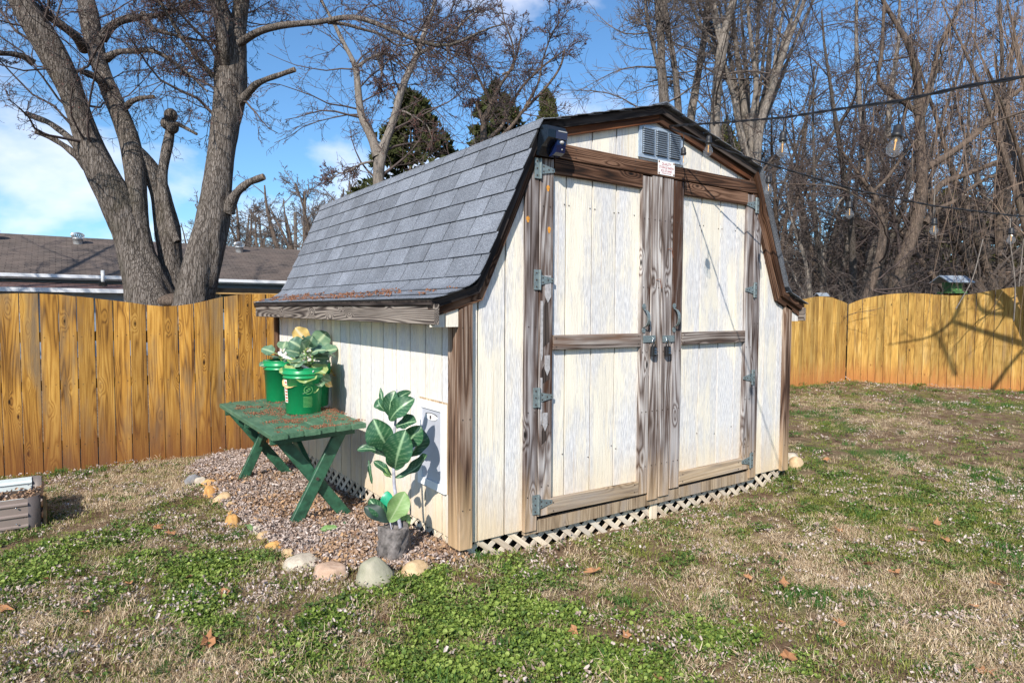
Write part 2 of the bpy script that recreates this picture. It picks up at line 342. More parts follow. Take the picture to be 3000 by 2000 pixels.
M['litter'] = gcol('pale_leaf_litter', [(.10, .065, .05), (.25, .18, .15), (.42, .34, .30), (.64, .56, .53)], .85, .15)
M['oakleaf'] = gcol('orange_brown_dead_leaf', [(.22, .085, .04), (.38, .175, .08), (.50, .30, .17)], .8, .2)
M['mulch'] = gcol('brown_mulch_chips', [(.08, .042, .028), (.19, .115, .075), (.34, .23, .16), (.44, .27, .13)], .9, .0)
M['budlitter'] = gcol('fallen_bud_scales', [(.13, .05, .03), (.22, .10, .06), (.28, .14, .08)], .8, .0)
# ------------------------------------------------------------------ ground
def vnoise(x, y, seed=0):
    x = np.asarray(x, float); y = np.asarray(y, float); xi = np.floor(x).astype(np.int64); yi = np.floor(y).astype(np.int64); fx = x-xi; fy = y-yi
    def h(a, b):
        n = (a*374761393+b*668265263+seed*974711) & 0xffffffff; n = ((n ^ (n >> 13))*1274126177) & 0xffffffff
        return ((n ^ (n >> 16)) & 0xffff)/65535.
    fx = fx*fx*(3-2*fx); fy = fy*fy*(3-2*fy)
    return (h(xi, yi)*(1-fx)+h(xi+1, yi)*fx)*(1-fy)+(h(xi, yi+1)*(1-fx)+h(xi+1, yi+1)*fx)*fy
def fbm(x, y, seed=0, o=4):
    s = 0; a = .5; t = 0
    for i in range(o): s = s+a*vnoise(x*2**i, y*2**i, seed+i*17); t += a; a *= .55
    return s/t
def sst(a, b, x): t = np.clip((x-a)/(b-a), 0, 1); return t*t*(3-2*t)
def gz(x, y):
    x = np.asarray(x, float); y = np.asarray(y, float)
    z = -.105-.085*sst(.3, 4., y)+.04*np.exp(-((x-.0)**2+(y+.0)**2)/.5)+.035*np.exp(-((x-3.3)**2+(y-.2)**2)/1.2)
    z = z+.06*sst(1.5, -1.5, y)*sst(8, 12, x)-.04*np.exp(-((y+.05)/.30)**2)*sst(-.1, .5, x)*sst(3.3, 2.8, x)-.03*np.exp(-((x+.0)/.2)**2)*sst(.3, .9, y)*sst(3.9, 3.4, y)
    return z+(fbm(x*.9, y*.9, 3, 2)-.5)*.03*np.clip(1-np.exp(-((x-1.5)**2+(y+0)**2)/4), .25, 1)
def G(px, py, dz=0.):
    """where the ray through a point of the picture meets the ground"""
    z = -.1
    for _ in range(6):
        P = on(px, py, 2, z); z = float(gz(P[0], P[1]))+dz
    return P
STONES = [ # px, py, width px, height px, kind
 (1098, 1672, 107, 84, 'sage'), (1225, 1662, 92, 50, 'tan'), (967, 1666, 101, 52, 'pink'), (884, 1638, 107, 38, 'pale'), (842, 1616, 40, 26, 'tan'),
 (806, 1594, 57, 22, 'rust'), (777, 1565, 50, 24, 'tan'), (753, 1548, 42, 24, 'pale'), (681, 1520, 45, 42, 'rust'), (692, 1496, 50, 22, 'rust'),
 (681, 1478, 46, 24, 'tan'), (652, 1455, 64, 36, 'tan'), (622, 1436, 53, 38, 'rust'), (613, 1414, 50, 30, 'rust'), (588, 1410, 46, 34, 'pale'), (566, 1402, 46, 38, 'dark')]
bed_poly = [G(x, y)[:2] for x, y in [(1262, 1650), (1225, 1655), (1098, 1660), (967, 1655), (884, 1632), (842, 1610), (777, 1560), (700, 1515), (640, 1450), (600, 1410), (555, 1385), (590, 1350), (700, 1322), (800, 1290)]]+[np.array([.06, 3.6]), np.array([.06, .0])]
bed_poly = np.array(bed_poly)
def inpoly(x, y, poly):
    c = np.zeros(np.shape(x), bool); j = len(poly)-1
    for i in range(len(poly)):
        xi, yi = poly[i]; xj, yj = poly[j]
        c ^= ((yi > y) != (yj > y)) & (x < (xj-xi)*(y-yi)/(yj-yi+1e-12)+xi); j = i
    return c
def blobs(lst): return [(*G(px, py)[:2], r) for px, py, r in lst]
B_green = blobs([(1250, 1700, .22), (1450, 1650, .16), (1560, 1690, .16), (1300, 1800, .26), (1600, 1900, .30), (1850, 1960, .30), (1480, 1800, .26), (1200, 1960, .20), (2100, 1900, .26), (1040, 1760, .13),
 (1400, 1960, .25), (1680, 1800, .14), (2250, 1960, .2), (600, 1665, .26), (720, 1640, .14), (830, 1700, .12), (150, 1600, .30), (350, 1570, .26), (470, 1540, .2), (40, 1700, .25), (300, 1720, .2), (560, 1760, .2), (420, 1640, .2),
 (850, 1900, .14), (960, 1800, .14), (20, 1560, .3), (640, 1840, .12), (900, 1960, .14)])
B_straw = blobs([(350, 1440, .7), (560, 1370, .7), (200, 1460, .5), (100, 1850, .2), (480, 1940, .25), (950, 1990, .18), (2350, 1620, .35), (2150, 1600, .25), (2560, 1720, .35), (2050, 1760, .2), (2800, 1900, .4), (2450, 1180, 1.), (2600, 1240, .8),
 (2900, 1760, .3), (2500, 1560, .3), (1750, 1720, .12), (1060, 1890, .12), (640, 1980, .2)])
B_grass = blobs([(2420, 1750, .17), (2300, 1745, .15), (2530, 1760, .15), (2545, 1505, .13), (2420, 1545, .07), (1565, 1625, .06), (1835, 1755, .07), (2960, 1430, .5), (2850, 1380, .4), (2750, 1180, .7), (2950, 1190, .8), (2390, 1210, .5), (2480, 1250, .4), (2360, 1310, .25), (2600, 1330, .5), (3000, 1640, .2)])
B_moss = blobs([(2000, 1560, .35), (2120, 1660, .3), (2250, 1420, .4), (2450, 1500, .5), (2700, 1600, .4), (1850, 1600, .3), (2600, 1420, .6), (2900, 1550, .5), (2750, 1480, .5)])
def bl(L, x, y):
    s = np.zeros(np.shape(x))
    for a, b, r in L: s = np.maximum(s, np.exp(-(((x-a)**2+(y-b)**2)/(1.1*r*r))))
    return s
def cover(x, y):
    """weights of clover, dry grass, moss, green grass, mulch"""
    n1 = fbm(x*2.6, y*2.6, 5); n2 = fbm(x*3.3+9, y*3.3, 21); n3 = fbm(x*7, y*7, 33, 3); n4 = fbm(x*1.7, y*1.7+5, 41)
    right = sst(1.2, 3.2, x)
    n5 = fbm(x*15, y*15, 61, 2); g = sst(.47, .70, bl(B_green, x, y)*.48+n1*.46+(n3-.5)*.6+(n5-.5)*.4)*(1-.35*right)
    s = sst(.42, .66, bl(B_straw, x, y)*.45+n2*.55+(n3-.5)*.25)
    gr = sst(.42, .6, bl(B_grass, x, y)*.55+n4*.30+(n3-.5)*.35)
    mo = sst(.42, .66, bl(B_moss, x, y)*.3+n4*.45+right*.14+(n3-.5)*.5)
    mu = inpoly(x, y, bed_poly).astype(float)
    g = g*(1-mu*.93); s = s*(1-mu*.9); gr = gr*(1-mu); mo = mo*(1-mu)*(.25+.75*right)
    return g, s, mo, gr, mu

def axis1(a, b, st, lo, hi, gr=1.35):
    m = list(np.arange(a, b, st)); l = []; d = st; v = a
    while v > lo: d *= gr; v -= d; l.append(v)
    r = []; d = st; v = m[-1]
    while v < hi: d *= gr; v += d; r.append(v)
    return np.array(l[::-1]+m+r)
gx = axis1(-4.5, 14., .07, -500, 700); gy = axis1(-3.2, 4.8, .07, -300, 900)
GX, GY = np.meshgrid(gx, gy, indexing='ij'); ZZ = gz(GX, GY)
near = (np.abs(GX-4.7) < 10) & (np.abs(GY-.8) < 4.2)
ZZ = ZZ+np.where(near, (fbm(GX*11, GY*11, 77, 3)-.5)*.022, 0)
ZZ = ZZ-.015
nx, ny = GX.shape
vv = np.stack([GX, GY, ZZ], -1).reshape(-1, 3); idx = np.arange(nx*ny).reshape(nx, ny)
ff = np.stack([idx[:-1, :-1], idx[1:, :-1], idx[1:, 1:], idx[:-1, 1:]], -1).reshape(-1, 4)
m, nt, b = newmat('lawn_soil')
at = nd(nt, 'Attribute', {'attribute_name': 'cover'}); sp = nd(nt, 'SeparateColor', None, {0: at.outputs[0]})
gp = nd(nt, 'NewGeometry').outputs[0]
n1 = noise(nt, gp, 45, 5, .7); n2 = noise(nt, gp, 7, 4, .6); n3 = noise(nt, mapping(nt, gp, (150, 40, 40)), 1, 3, .7)
soil = ramp(nt, n1, [(.25, (.035, .02, .012)), (.5, (.12, .072, .044)), (.75, (.30, .20, .125))])
strawc = ramp(nt, n3, [(.25, (.07, .045, .025)), (.5, (.20, .14, .085)), (.75, (.40, .31, .20))])
grc = ramp(nt, n1, [(.25, (.025, .04, .012)), (.5, (.07, .11, .025)), (.75, (.17, .21, .06))])
muc = ramp(nt, n1, [(.25, (.07, .045, .03)), (.5, (.20, .14, .11)), (.75, (.44, .36, .31))])
c = mixc(nt, ramp(nt, n2, [(.4, 0.), (.6, 1.)]), soil, strawc)
c = mixc(nt, sp.outputs[0], c, grc); c = mixc(nt, mth(nt, 'MULTIPLY', sp.outputs[1], .8), c, strawc); c = mixc(nt, sp.outputs[2], c, muc)
setb(nt, b, c, .95, n1, .8, .02, **{'Specular IOR Level': .15})
gm = mesh_of('ground', vv, ff, m, True)
g_, s_, mo_, gr_, mu_ = cover(vv[:, 0], vv[:, 1])
col = np.stack([np.clip(np.maximum(g_, gr_)*.8+mo_*.55, 0, 1), s_, mu_, np.ones_like(g_)], -1).astype(np.float32)
ca = gm.color_attributes.new('cover', 'FLOAT_COLOR', 'POINT'); ca.data.foreach_set('color', col.ravel())
obj('ground', gm, kind='structure')

# ---- ground cover: clumps scattered over the lawn
def scatter(name, label, mat_, variants, P, rz, sc, tilt=.15, cat='ground cover'):
    col_ = bpy.data.collections.new(name+'_kinds')
    for vme in variants:
        o = bpy.data.objects.new(name+'_clump', vme); col_.objects.link(o)
    me = bpy.data.meshes.new(name); n = len(P); me.vertices.add(n); me.vertices.foreach_set('co', P.astype(np.float32).ravel())
    rot = np.stack([rng.normal(0, tilt, n), rng.normal(0, tilt, n), rz], -1).astype(np.float32)
    a = me.attributes.new('rot', 'FLOAT_VECTOR', 'POINT'); a.data.foreach_set('vector', rot.ravel())
    a = me.attributes.new('scl', 'FLOAT', 'POINT'); a.data.foreach_set('value', sc.astype(np.float32))
    me.update()
    gt = bpy.data.node_groups.new(name+'_scatter', 'GeometryNodeTree')
    gt.interface.new_socket('Geometry', in_out='INPUT', socket_type='NodeSocketGeometry'); gt.interface.new_socket('Geometry', in_out='OUTPUT', socket_type='NodeSocketGeometry')
    N = gt.nodes.new; L = gt.links.new
    gi, go = N('NodeGroupInput'), N('NodeGroupOutput'); ci = N('GeometryNodeCollectionInfo'); ci.inputs['Collection'].default_value = col_; ci.inputs['Separate Children'].default_value = True; ci.inputs['Reset Children'].default_value = True
    ip = N('GeometryNodeInstanceOnPoints'); ip.inputs['Pick Instance'].default_value = True
    ar = N('GeometryNodeInputNamedAttribute'); ar.data_type = 'FLOAT_VECTOR'; ar.inputs[0].default_value = 'rot'
    asn = N('GeometryNodeInputNamedAttribute'); asn.data_type = 'FLOAT'; asn.inputs[0].default_value = 'scl'
    L(gi.outputs[0], ip.inputs['Points']); L(ci.outputs[0], ip.inputs['Instance']); L(ar.outputs[0], ip.inputs['Rotation']); L(asn.outputs[0], ip.inputs['Scale']); L(ip.outputs[0], go.inputs[0])
    o = obj(name, me, None, label, cat, None, 'stuff'); md = o.modifiers.new('scatter', 'NODES'); md.node_group = gt
    return o
def blades(n, R, hmin, hmax, wd, lie, mat_, seed):
    r = np.random.default_rng(seed); a = r.uniform(0, 2*math.pi, n); rr = R*np.sqrt(r.uniform(0, 1, n)); base = np.stack([rr*np.cos(a), rr*np.sin(a), np.zeros(n)], -1)
    d = r.uniform(0, 2*math.pi, n); h = r.uniform(hmin, hmax, n); ln = r.uniform(lie*.3, lie, n)
    dirh = np.stack([np.cos(d), np.sin(d), np.zeros(n)], -1); sd = np.stack([-np.sin(d), np.cos(d), np.zeros(n)], -1); upv = np.array([0, 0, 1.])
    w_ = wd*r.uniform(.6, 1.3, n)[:, None]; hh = h[:, None]; ll = ln[:, None]*hh
    p1 = base+upv*hh*.55+dirh*ll*.35; p2 = base+upv*hh*(1-.25*ln[:, None])+dirh*ll
    V = np.stack([base-sd*w_/2, base+sd*w_/2, p1-sd*w_*.4, p1+sd*w_*.4, p2], 1).reshape(-1, 3); k = np.arange(n)[:, None]*5
    F = [tuple(q) for q in (k+np.array([0, 1, 3, 2])).tolist()]+[tuple(q) for q in (k+np.array([2, 3, 4])).tolist()]
    return mesh_of('grass_clump', V.tolist(), F, mat_)
def leaves(n, R, size, hmax, mat_, seed, sides=6, cup=.2, aspect=1., tilt=.5):
    r = np.random.default_rng(seed); V = []; F = []
    for i in range(n):
        a = r.uniform(0, 2*math.pi); q = R*math.sqrt(r.uniform()); z = r.uniform(.15, 1)*hmax*(1-.5*(q/R)**2); s = size*r.uniform(.55, 1.25)
        nrm = Vector((r.normal(0, tilt), r.normal(0, tilt), 1)).normalized(); x = nrm.orthogonal().normalized(); x = (Quaternion(nrm, r.uniform(0, 6.3)) @ x); y = nrm.cross(x)
        c0 = Vector((q*math.cos(a), q*math.sin(a), z)); k = len(V); V.append(tuple(c0-nrm*s*cup))
        for j in range(sides):
            t = 2*math.pi*j/sides; rr = s*(1+r.uniform(-.25, .25))/2; V.append(tuple(c0+x*math.cos(t)*rr*aspect+y*math.sin(t)*rr+nrm*r.uniform(-.15, .15)*s*(cup > .1)))
        F += [(k, k+1+j, k+1+(j+1) % sides) for j in range(sides)]
    return mesh_of('leaf_clump', V, F, mat_)
NC = 92000
Zc = rng.uniform(1.7, 16.5, NC); lat = rng.uniform(-1.05, 1.1, NC)
Zc[:30000] = rng.uniform(1.7, 6.0, 30000)
fh = np.array([math.sin(YAW), math.cos(YAW)]); rh = np.array([math.cos(YAW), -math.sin(YAW)])
X = CAM[0]+fh[0]*Zc+rh[0]*lat*Zc; Y = CAM[1]+fh[1]*Zc+rh[1]*lat*Zc
ok = (Y < 4.12) & ~((X > .02) & (X < 3.13) & (Y > .02) & (Y < 3.72)) & ~((X < -1.88) & (Y > 2.28) & (Y < 3.1)) & (X < 12.1+(4.15-Y)*.12) & (X > -6)
X, Y, Zc = X[ok], Y[ok], Zc[ok]
g_, s_, mo_, gr_, mu_ = cover(X, Y); U = rng.uniform(0, 1, len(X)); K = rng.integers(0, 5, len(X))
ZG = gz(X, Y)-.006
def put(name, label, mat_, variants, mask, smin, smax, tilt=.15, far=.5, dz=0.):
    i = np.nonzero(mask)[0]; sc = rng.uniform(smin, smax, len(i))*(1+far*sst(4, 12, Zc[i]))
    scatter(name, label, mat_, variants, np.stack([X[i], Y[i], ZG[i]+dz], -1), rng.uniform(0, 6.3, len(i)), sc, tilt)
put('clover_patch', 'bright green clover and chickweed spreading in patches over the lawn', None, [leaves(75, .075, .0115, .026, M['clover'], s, 6, .15, 1., .75) for s in range(3)]+[leaves(55, .08, .017, .034, M['clover'], 8, 6, .15)], (K == 0) & (U < g_*.95) | ((K == 4) & (U < g_*.45)), .7, 1.25, .12)
put('low_weeds', 'dark green low weeds creeping between the dry grass', None, [leaves(45, .08, .015, .03, M['clover2'], s+20, 5, .2, 1.2, .7) for s in range(3)], (K == 1) & (U < np.clip(g_*.5+mo_*.30+.11*(1-mu_), 0, .9)), .6, 1.2)
put('dry_grass', 'straw coloured dead grass lying in mats over the lawn', None, [blades(85, .085, .008, .030, .0022, 1.7, M['straw'], s+40) for s in range(3)]+[blades(40, .075, .015, .05, .0022, 1.3, M['straw'], 50)], (K == 2) & (U < .25*(1-g_*.85)*(1-mu_*.8)+.65*s_*(1-.4*mo_)) | ((K == 1) & (U > .55) & (U < .55+.45*s_)), .6, 1.3, .25, .3)
put('moss_grass', 'short yellow green mossy grass between the dry blades', None, [blades(80, .085, .006, .026, .0028, 1.3, M['moss'], s+60) for s in range(3)], (K == 3) & (U < mo_*.95+.25*(1-mu_)*(1-g_*.5)), .7, 1.3)
put('green_grass', 'tufts of longer dark green grass in the lawn', None, [blades(60, .06, .02, .065, .0032, .9, M['grass'], s+80) for s in range(3)], (K == 4) & (U > .5) & (U-.5 < gr_*.34+.012), .6, 1.15)
# leaf litter: curled pale pieces
ln = fbm(X*3.1, Y*3.1, 91); lit = np.clip(sst(.46, .66, ln)*.62+.045, 0, 1)*(1-g_*.55)*(1-.9*mu_)
put('leaf_litter', 'small curled pinkish grey dead leaves strewn over the lawn', None, [leaves(11, .085, .0125, .016, M['litter'], s+100, 5, .6, 1.7, 1.3) for s in range(5)], (K == 3) & (U > .05) & (U-.05 < lit*.85) | ((K == 0) & (U > .9) & (U-.9 < lit*.08)), .5, 1.15, .3, .45, .012)
# mulch bed: dense litter and chips
nb = 9500; bx = rng.uniform(bed_poly[:, 0].min(), .05, nb); by = rng.uniform(bed_poly[:, 1].min()-.1, 4.0, nb)
ib = inpoly(bx, by, bed_poly); bx, by = bx[ib], by[ib]; ub = rng.uniform(0, 1, len(bx))
warm = sst(.45, .62, fbm(bx*2.2, by*2.2, 55)+.35*np.exp(-((bx+.25)**2+(by-1.6)**2)/.25))
for nm, lb, mt, mk, vr in (('mulch_leaves', 'pale leaf litter covering the bed inside the stone edging', 'litter', ub > warm*.55, 4), ('wood_chips', 'brown and orange wood chips under the leaf litter in the bed', 'mulch', ub < warm*.9+.12, 3)):
    vs_ = [leaves(13, .065, .0145, .018, M[mt], s+(200 if mt == 'litter' else 300), 5, .55 if mt == 'litter' else .15, 1.7, 1.1) for s in range(vr)]
    i = np.nonzero(mk)[0]; scatter(nm, lb, None, vs_, np.stack([bx[i], by[i], gz(bx[i], by[i])+.004], -1), rng.uniform(0, 6.3, len(i)), rng.uniform(.7, 1.25, len(i)), .3)
# low grass fringe along the fence feet
# ------------------------------------------------------------------ fences
YF = 4.15
LT = np.array([(-2.187, 1.419), (-1.927, 1.421), (-1.788, 1.417), (-1.643, 1.401), (-1.504, 1.387), (-1.359, 1.367), (-1.22, 1.352), (-1.078, 1.327), (-.935, 1.315), (-.797, 1.319), (-.643, 1.348), (-.503, 1.387), (-.36, 1.421), (-.213, 1.444), (-.063, 1.454)])
BT = np.array([(10.1, 1.47), (10.347, 1.533), (10.818, 1.59), (11.1, 1.598), (11.46, 1.576), (11.8, 1.51), (12.118, 1.439)])
def back_top(x):
    if x < -2.19: return 1.415-.10*(1-math.cos((x+2.15)*2.6))/2
    if x < -.063: return float(np.interp(x, LT[:, 0], LT[:, 1]))
    if x < 10.1:
        t = (x+.063)/10.163; base = 1.454*(1-t)+1.47*t; return base-.075*(1-math.cos(2*math.pi*(x+.063)/2.54))*(.9+.1*t)/1.+.0
    return float(np.interp(x, BT[:, 0], BT[:, 1]))
ST = np.array([(0, 1.44), (.172, 1.518), (.353, 1.575), (.761, 1.647), (1.177, 1.669), (1.576, 1.635), (1.907, 1.602), (2.077, 1.606), (2.318, 1.65), (2.546, 1.697), (2.969, 1.762), (3.4, 1.79), (3.9, 1.76), (4.4, 1.69)])
def side_top(s): return float(np.interp(s, ST[:, 0], ST[:, 1])) if s < 4.4 else 1.69+.05*math.sin(s*2.6)
M_NAIL = plain('dark_fence_nail', (.06, .04, .03), .8)
def fence(name, label, A, B, topf, mat, pitch=.1395, gap=.004, inward=-1, light=False):
    A = np.array(A, float); B = np.array(B, float); L = np.linalg.norm(B-A); u = (B-A)/L
    root = thing(name, label, 'fence', (A[0], A[1], 0), math.atan2(u[1], u[0]))
    n = int(L/pitch); s = 0.
    for i in range(n):
        wdt = pitch-gap-(rng.uniform(0, .005) if light else rng.uniform(0, .002)); x0 = s; x1 = s+wdt; s += pitch
        P = A+u*(x0+wdt/2); zb = float(gz(P[0], P[1]))-.03; z0, z1 = topf(x0)+rng.normal(0, .002), topf(x1)+rng.normal(0, .002)
        h = wdt/2; t = .008; c = .0025; off = rng.normal(0, .0015); tw = rng.normal(0, .0012)
        ring = [(-h+c, -t), (h-c, -t), (h, -t+c), (h, t), (-h, t), (-h, -t+c)]
        k = len(ring); zm = (z0+z1)/2; H = zm-zb
        V = [(x, y+off+tw*(x/h), 0) for x, y in ring]+[(x, y+off+tw*(x/h), H+(z1-z0)/2*x/h) for x, y in ring]
        F = [tuple(range(k-1, -1, -1)), tuple(range(k, 2*k))]+[(q, (q+1) % k, (q+1) % k+k, q+k) for q in range(k)]
        o = obj('board', mesh_of('board', V, F, mat), root, loc=(x0+h, 0, zb), rot=(rng.normal(0, .0012), rng.normal(0, .0022), 0))
    nl = MB()
    for q in np.arange(.03, n*pitch, pitch):
        P = A+u*q; zb = float(gz(P[0], P[1]))
        for zr in (.22, .78, 1.22):
            for dx in (0., .075): nl.box((q+dx-.003, -.0105, zb+zr+.01*dx/.07-.003), (q+dx+.003, -.006, zb+zr+.01*dx/.07+.003))
    obj('nail_head', nl.mesh('nail_head', M_NAIL), root, kind='stuff')
    zg = lambda q: float(gz(*(A+u*q)))
    for zr in (.22, .78, 1.22):
        q = 0.
        while q < L-.1:
            e = min(q+2.44, L); board('rail', root, M['fence_back'], (q+.01, .03, zg(q)+zr), (e-.01, .03, zg(e)+zr), .089, .038, (0, 1, 0)); q = e
    q = 0.
    while q < L+.1:
        qq = min(q, L-.05); board('post', root, M['fence_back'], (qq+.05, .095, zg(qq)-.1), (qq+.05, .095, min(topf(min(qq, L)), 1.42)-.02), .089, .089, (0, 1, 0)); q += 2.44
    return root
fence('wooden_fence', 'orange brown stained board fence with a wavy top behind the shed and green table', (-3.45, YF), (12.1, YF), lambda s: back_top(s-3.45), M['fence'], light=True)
fence('wooden_fence', 'golden yellow board fence with a scalloped top closing the lawn right of the shed', (12.1, YF), (12.60, -1.15), side_top, M['fence2'], pitch=.143, gap=.007)
# the far length of the back fence is weathered golden like the side fence
for o in bpy.data.objects:
    if o.name.startswith('board') and o.parent and o.parent.name == 'wooden_fence' and o.location.x > 8.5+3.45:
        o.data.materials[0] = M['fence2']
# ------------------------------------------------------------------ shed
shed = thing('garden_shed', 'cream board shed with weathered brown trim, double doors and a grey shingled barn roof', 'shed')
SX0, SX1, SY0, SY1 = .03, 3.12, .03, 3.70
OUT = [(-.19, 1.35), (.075, 1.43), (.51, 2.37), (1.53, 2.645), (2.60, 2.37), (3.0, 1.455), (3.275, 1.35)]
def offs(poly, d):
    """the roof line moved inward by d"""
    r = []
    for i, p in enumerate(poly):
        p = np.array(p); a = np.array(poly[i-1]) if i else None; c = np.array(poly[i+1]) if i < len(poly)-1 else None
        ns = []
        for q, s in ((a, 1), (c, -1)):
            if q is None: continue
            t = (p-q)*s; t = t/np.linalg.norm(t); ns.append(np.array([t[1], -t[0]]))
        n = sum(ns); n = n/np.linalg.norm(n); r.append(tuple(p+n*d/max(.4, float(n@ns[0]))))
    return r
def ztop(x, poly): return float(np.interp(x, [p[0] for p in poly], [p[1] for p in poly]))
under = offs(OUT, .045)
def sid_plank(par, x0, x1, z0, ztf, y, yb, mat=None, kink=()):
    """vertical siding plank facing -y"""
    xs = [x0]+[k for k in kink if x0 < k < x1]+[x1]
    poly = [(x0, z0), (x1, z0)]+[(x, ztf(x)) for x in reversed(xs)]
    b_ = MB().extr(poly, 1, y, yb); o = obj('plank', b_.mesh('plank', M['siding']), par); return o
kx = [p[0] for p in under]
# front wall
fw = obj('front_wall', MB().extr([(SX0, 0), (.46, 0), (.46, 2.20), (.44, 2.20), (SX0, 1.30)], 1, .042, .055).extr([(2.68, 0), (SX1, 0), (SX1, 1.30), (2.68, 2.05)], 1, .042, .055).extr([(.44, 2.2), (2.68, 2.2)]+[(x, z) for x, z in reversed([p for p in under if .44 < p[0] < 2.68])], 1, .042, .055).mesh('front_wall', M['groove']), shed)
gl = .0115
zt = lambda x: ztop(x, under)
def run(par, grooves, z0, ztf, y=.03, yb=.0415, kink=()):
    for a, b_ in zip(grooves[:-1], grooves[1:]): sid_plank(par, a+gl/2, b_-gl/2, z0, ztf, y, yb, kink=kink)
run(fw, [.075, .135, .318, .47], .0, zt, kink=kx)
run(fw, [2.69, 2.80, 2.985, 3.07], .0, zt, kink=kx)
run(fw, [.53, .755, .965, 1.17, 1.375, 1.60, 1.80, 2.01, 2.22, 2.42, 2.62, 2.75], 2.262, zt, kink=kx)
# left wall (faces -x)
lw = obj('left_wall', MB().box((.042, SY0, 0), (.055, SY1, 1.36)).mesh('left_wall', M['groove']), shed)
gy_ = [.13, .248]+[.248+.2055*k for k in range(1, 17)]+[3.68]
for a, b_ in zip(gy_[:-1], gy_[1:]):
    v = MB().extr([(a+gl/2, 0), (b_-gl/2, 0), (b_-gl/2, 1.345), (a+gl/2, 1.345)], 0, .03, .0415); obj('plank', v.mesh('plank', M['siding']), lw)
rw = obj('right_wall', MB().box((3.085, SY0, 0), (3.12, SY1, 1.36)).mesh('right_wall', M['siding']), shed)
bw = obj('back_wall', MB().extr([(SX0, 0), (SX1, 0)]+[(x, z) for x, z in reversed([p for p in under if SX0 < p[0] < SX1])]+[(SX0, 1.33)], 1, 3.66, 3.69).mesh('back_wall', M['siding']), shed)
obj('floor_slab', MB().box((.06, .06, .005), (3.08, 3.65, .04)).mesh('floor_slab', M['dark_inside']), shed)
sk = obj('skid', MB().box((.10, .10, -.14), (3.05, .16, 0)).box((.10, .16, -.2), (.16, 3.6, 0)).mesh('skid', M['dark_inside']), shed)
obj('apron_board', MB().box((.45, .012, -.028), (2.68, .042, .046)).mesh('apron_board', M['pale_wood']), shed)
# corner and side trims: (name, x, z0, z1)
def vtrim(par, nm, x0, x1, z0, z1, mat, y=.0, th=.03, cut=0., lab=None):
    return board(nm, par, mat, ((x0+x1)/2, y+th/2, z0), ((x0+x1)/2, y+th/2, z1), x1-x0, th, (0, 1, 0), cutb=cut, label=lab)
post = obj('corner_post', MB().box((.004, .004, -.018), (.05, .05, 1.30)).mesh('corner_post', M['dark_inside']), shed)
vtrim(post, 'trim_board', 0, .085, -.018, 1.315, M['post_wood'], -.001, .032, cut=.02)
board('trim_board', post, M['post_wood'], (.0145, .081, -.02), (.0145, .081, 1.30), .094, .031, (1, 0, 0))
post2 = obj('corner_post', MB().box((3.06, .004, -.0), (3.135, .05, 1.30)).mesh('corner_post', M['dark_inside']), shed)
vtrim(post2, 'trim_board', 3.05, 3.14, -.01, 1.335, M['post_wood'], -.001, .032, cut=-.02)
board('trim_board', shed, M['brown_wood'], (.015, 3.655, -.02), (.015, 3.655, 1.30), .095, .03, (1, 0, 0))
# the door frame trims end under the sloping roof
def ztrim(x0, x1, d=.08): p = offs(OUT, d); return ztop(x0, p), ztop(x1, p)
def slanted(par, nm, x0, x1, z0, d, mat, y=0., th=.03):
    a, b_ = ztrim(x0, x1, d); zm = (a+b_)/2; return vtrim(par, nm, x0, x1, z0, zm, mat, y, th, cut=(b_-a)/2)
slanted(shed, 'trim_board', .440, .531, -.005, .085, M['grey_wood'])
slanted(shed, 'trim_board', 2.605, 2.695, -.005, .09, M['grey_wood'])
# header beam
board('header_beam', shed, M['brown_wood'], (.485, .012, 2.232), (2.70, .012, 2.232), .089, .040, (0, 1, 0))
# doors
def door(x0, x1, sl, sr, mrail, brail, trail, grooves, zb, lab):
    d = obj('door', MB().box((x0+.003, .0405, .06), (x1-.003, .055, 2.185)).mesh('door', M['groove']), shed, lab)
    run(d, grooves, .075, lambda x: 2.17, .024, .040)
    for nm, (a, b_), z0, z1, mt in sl+sr: vtrim(d, nm, a, b_, z0, z1, mt, -.002, .026)
    a, b_ = mrail[:2]; board('rail', d, M['rail_wood'], (a, .008, mrail[2]), (b_, .008, mrail[3]), .088, .032, (0, 1, 0))
    a, b_ = brail[:2]; board('rail', d, M['pale_wood'], (a, .009, brail[2]), (b_, .009, brail[3]), .092, .029, (0, 1, 0))
    a, b_ = trail[:2]; board('rail', d, M['brown_wood'], (a, .009, 2.138), (b_, .009, 2.138), .088, .030, (0, 1, 0)); return d
gw = M['grey_wood']
dl = door(.535, 1.572, [('stile', (.5375, .639), .075, 2.175, gw)], [('stile', (1.379, 1.468), .065, 2.175, gw), ('astragal', (1.4725, 1.5705), .012, 2.205, gw)],
          (.642, 1.376, 1.104, 1.101), (.607, 1.3765, .122, .108), (.642, 1.376), [.56, .755, .965, 1.17, 1.39, 1.45], 0, 'left door')
dr = door(1.576, 2.60, [('astragal', (1.5785, 1.682), .02, 2.185, gw), ('stile', (1.690, 1.787), .058, 2.18, gw)], [('stile', (2.509, 2.601), .075, 2.175, gw)],
          (1.790, 2.506, 1.102, 1.104), (1.7895, 2.506, .115, .119), (1.790, 2.506), [1.72, 1.80, 2.01, 2.222, 2.42, 2.55], 0, 'right door')
M['galv'] = plain('galvanised_steel', (.34, .40, .42), .42, .7, .25, 60)
M['galv_dull'] = plain('dull_painted_steel', (.20, .245, .255), .5, .45, .3, 60)
M['rust'] = plain('rusty_nail', (.16, .05, .02), .9)
M['nail'] = plain('dark_nail_head', (.09, .07, .06), .6, .5)
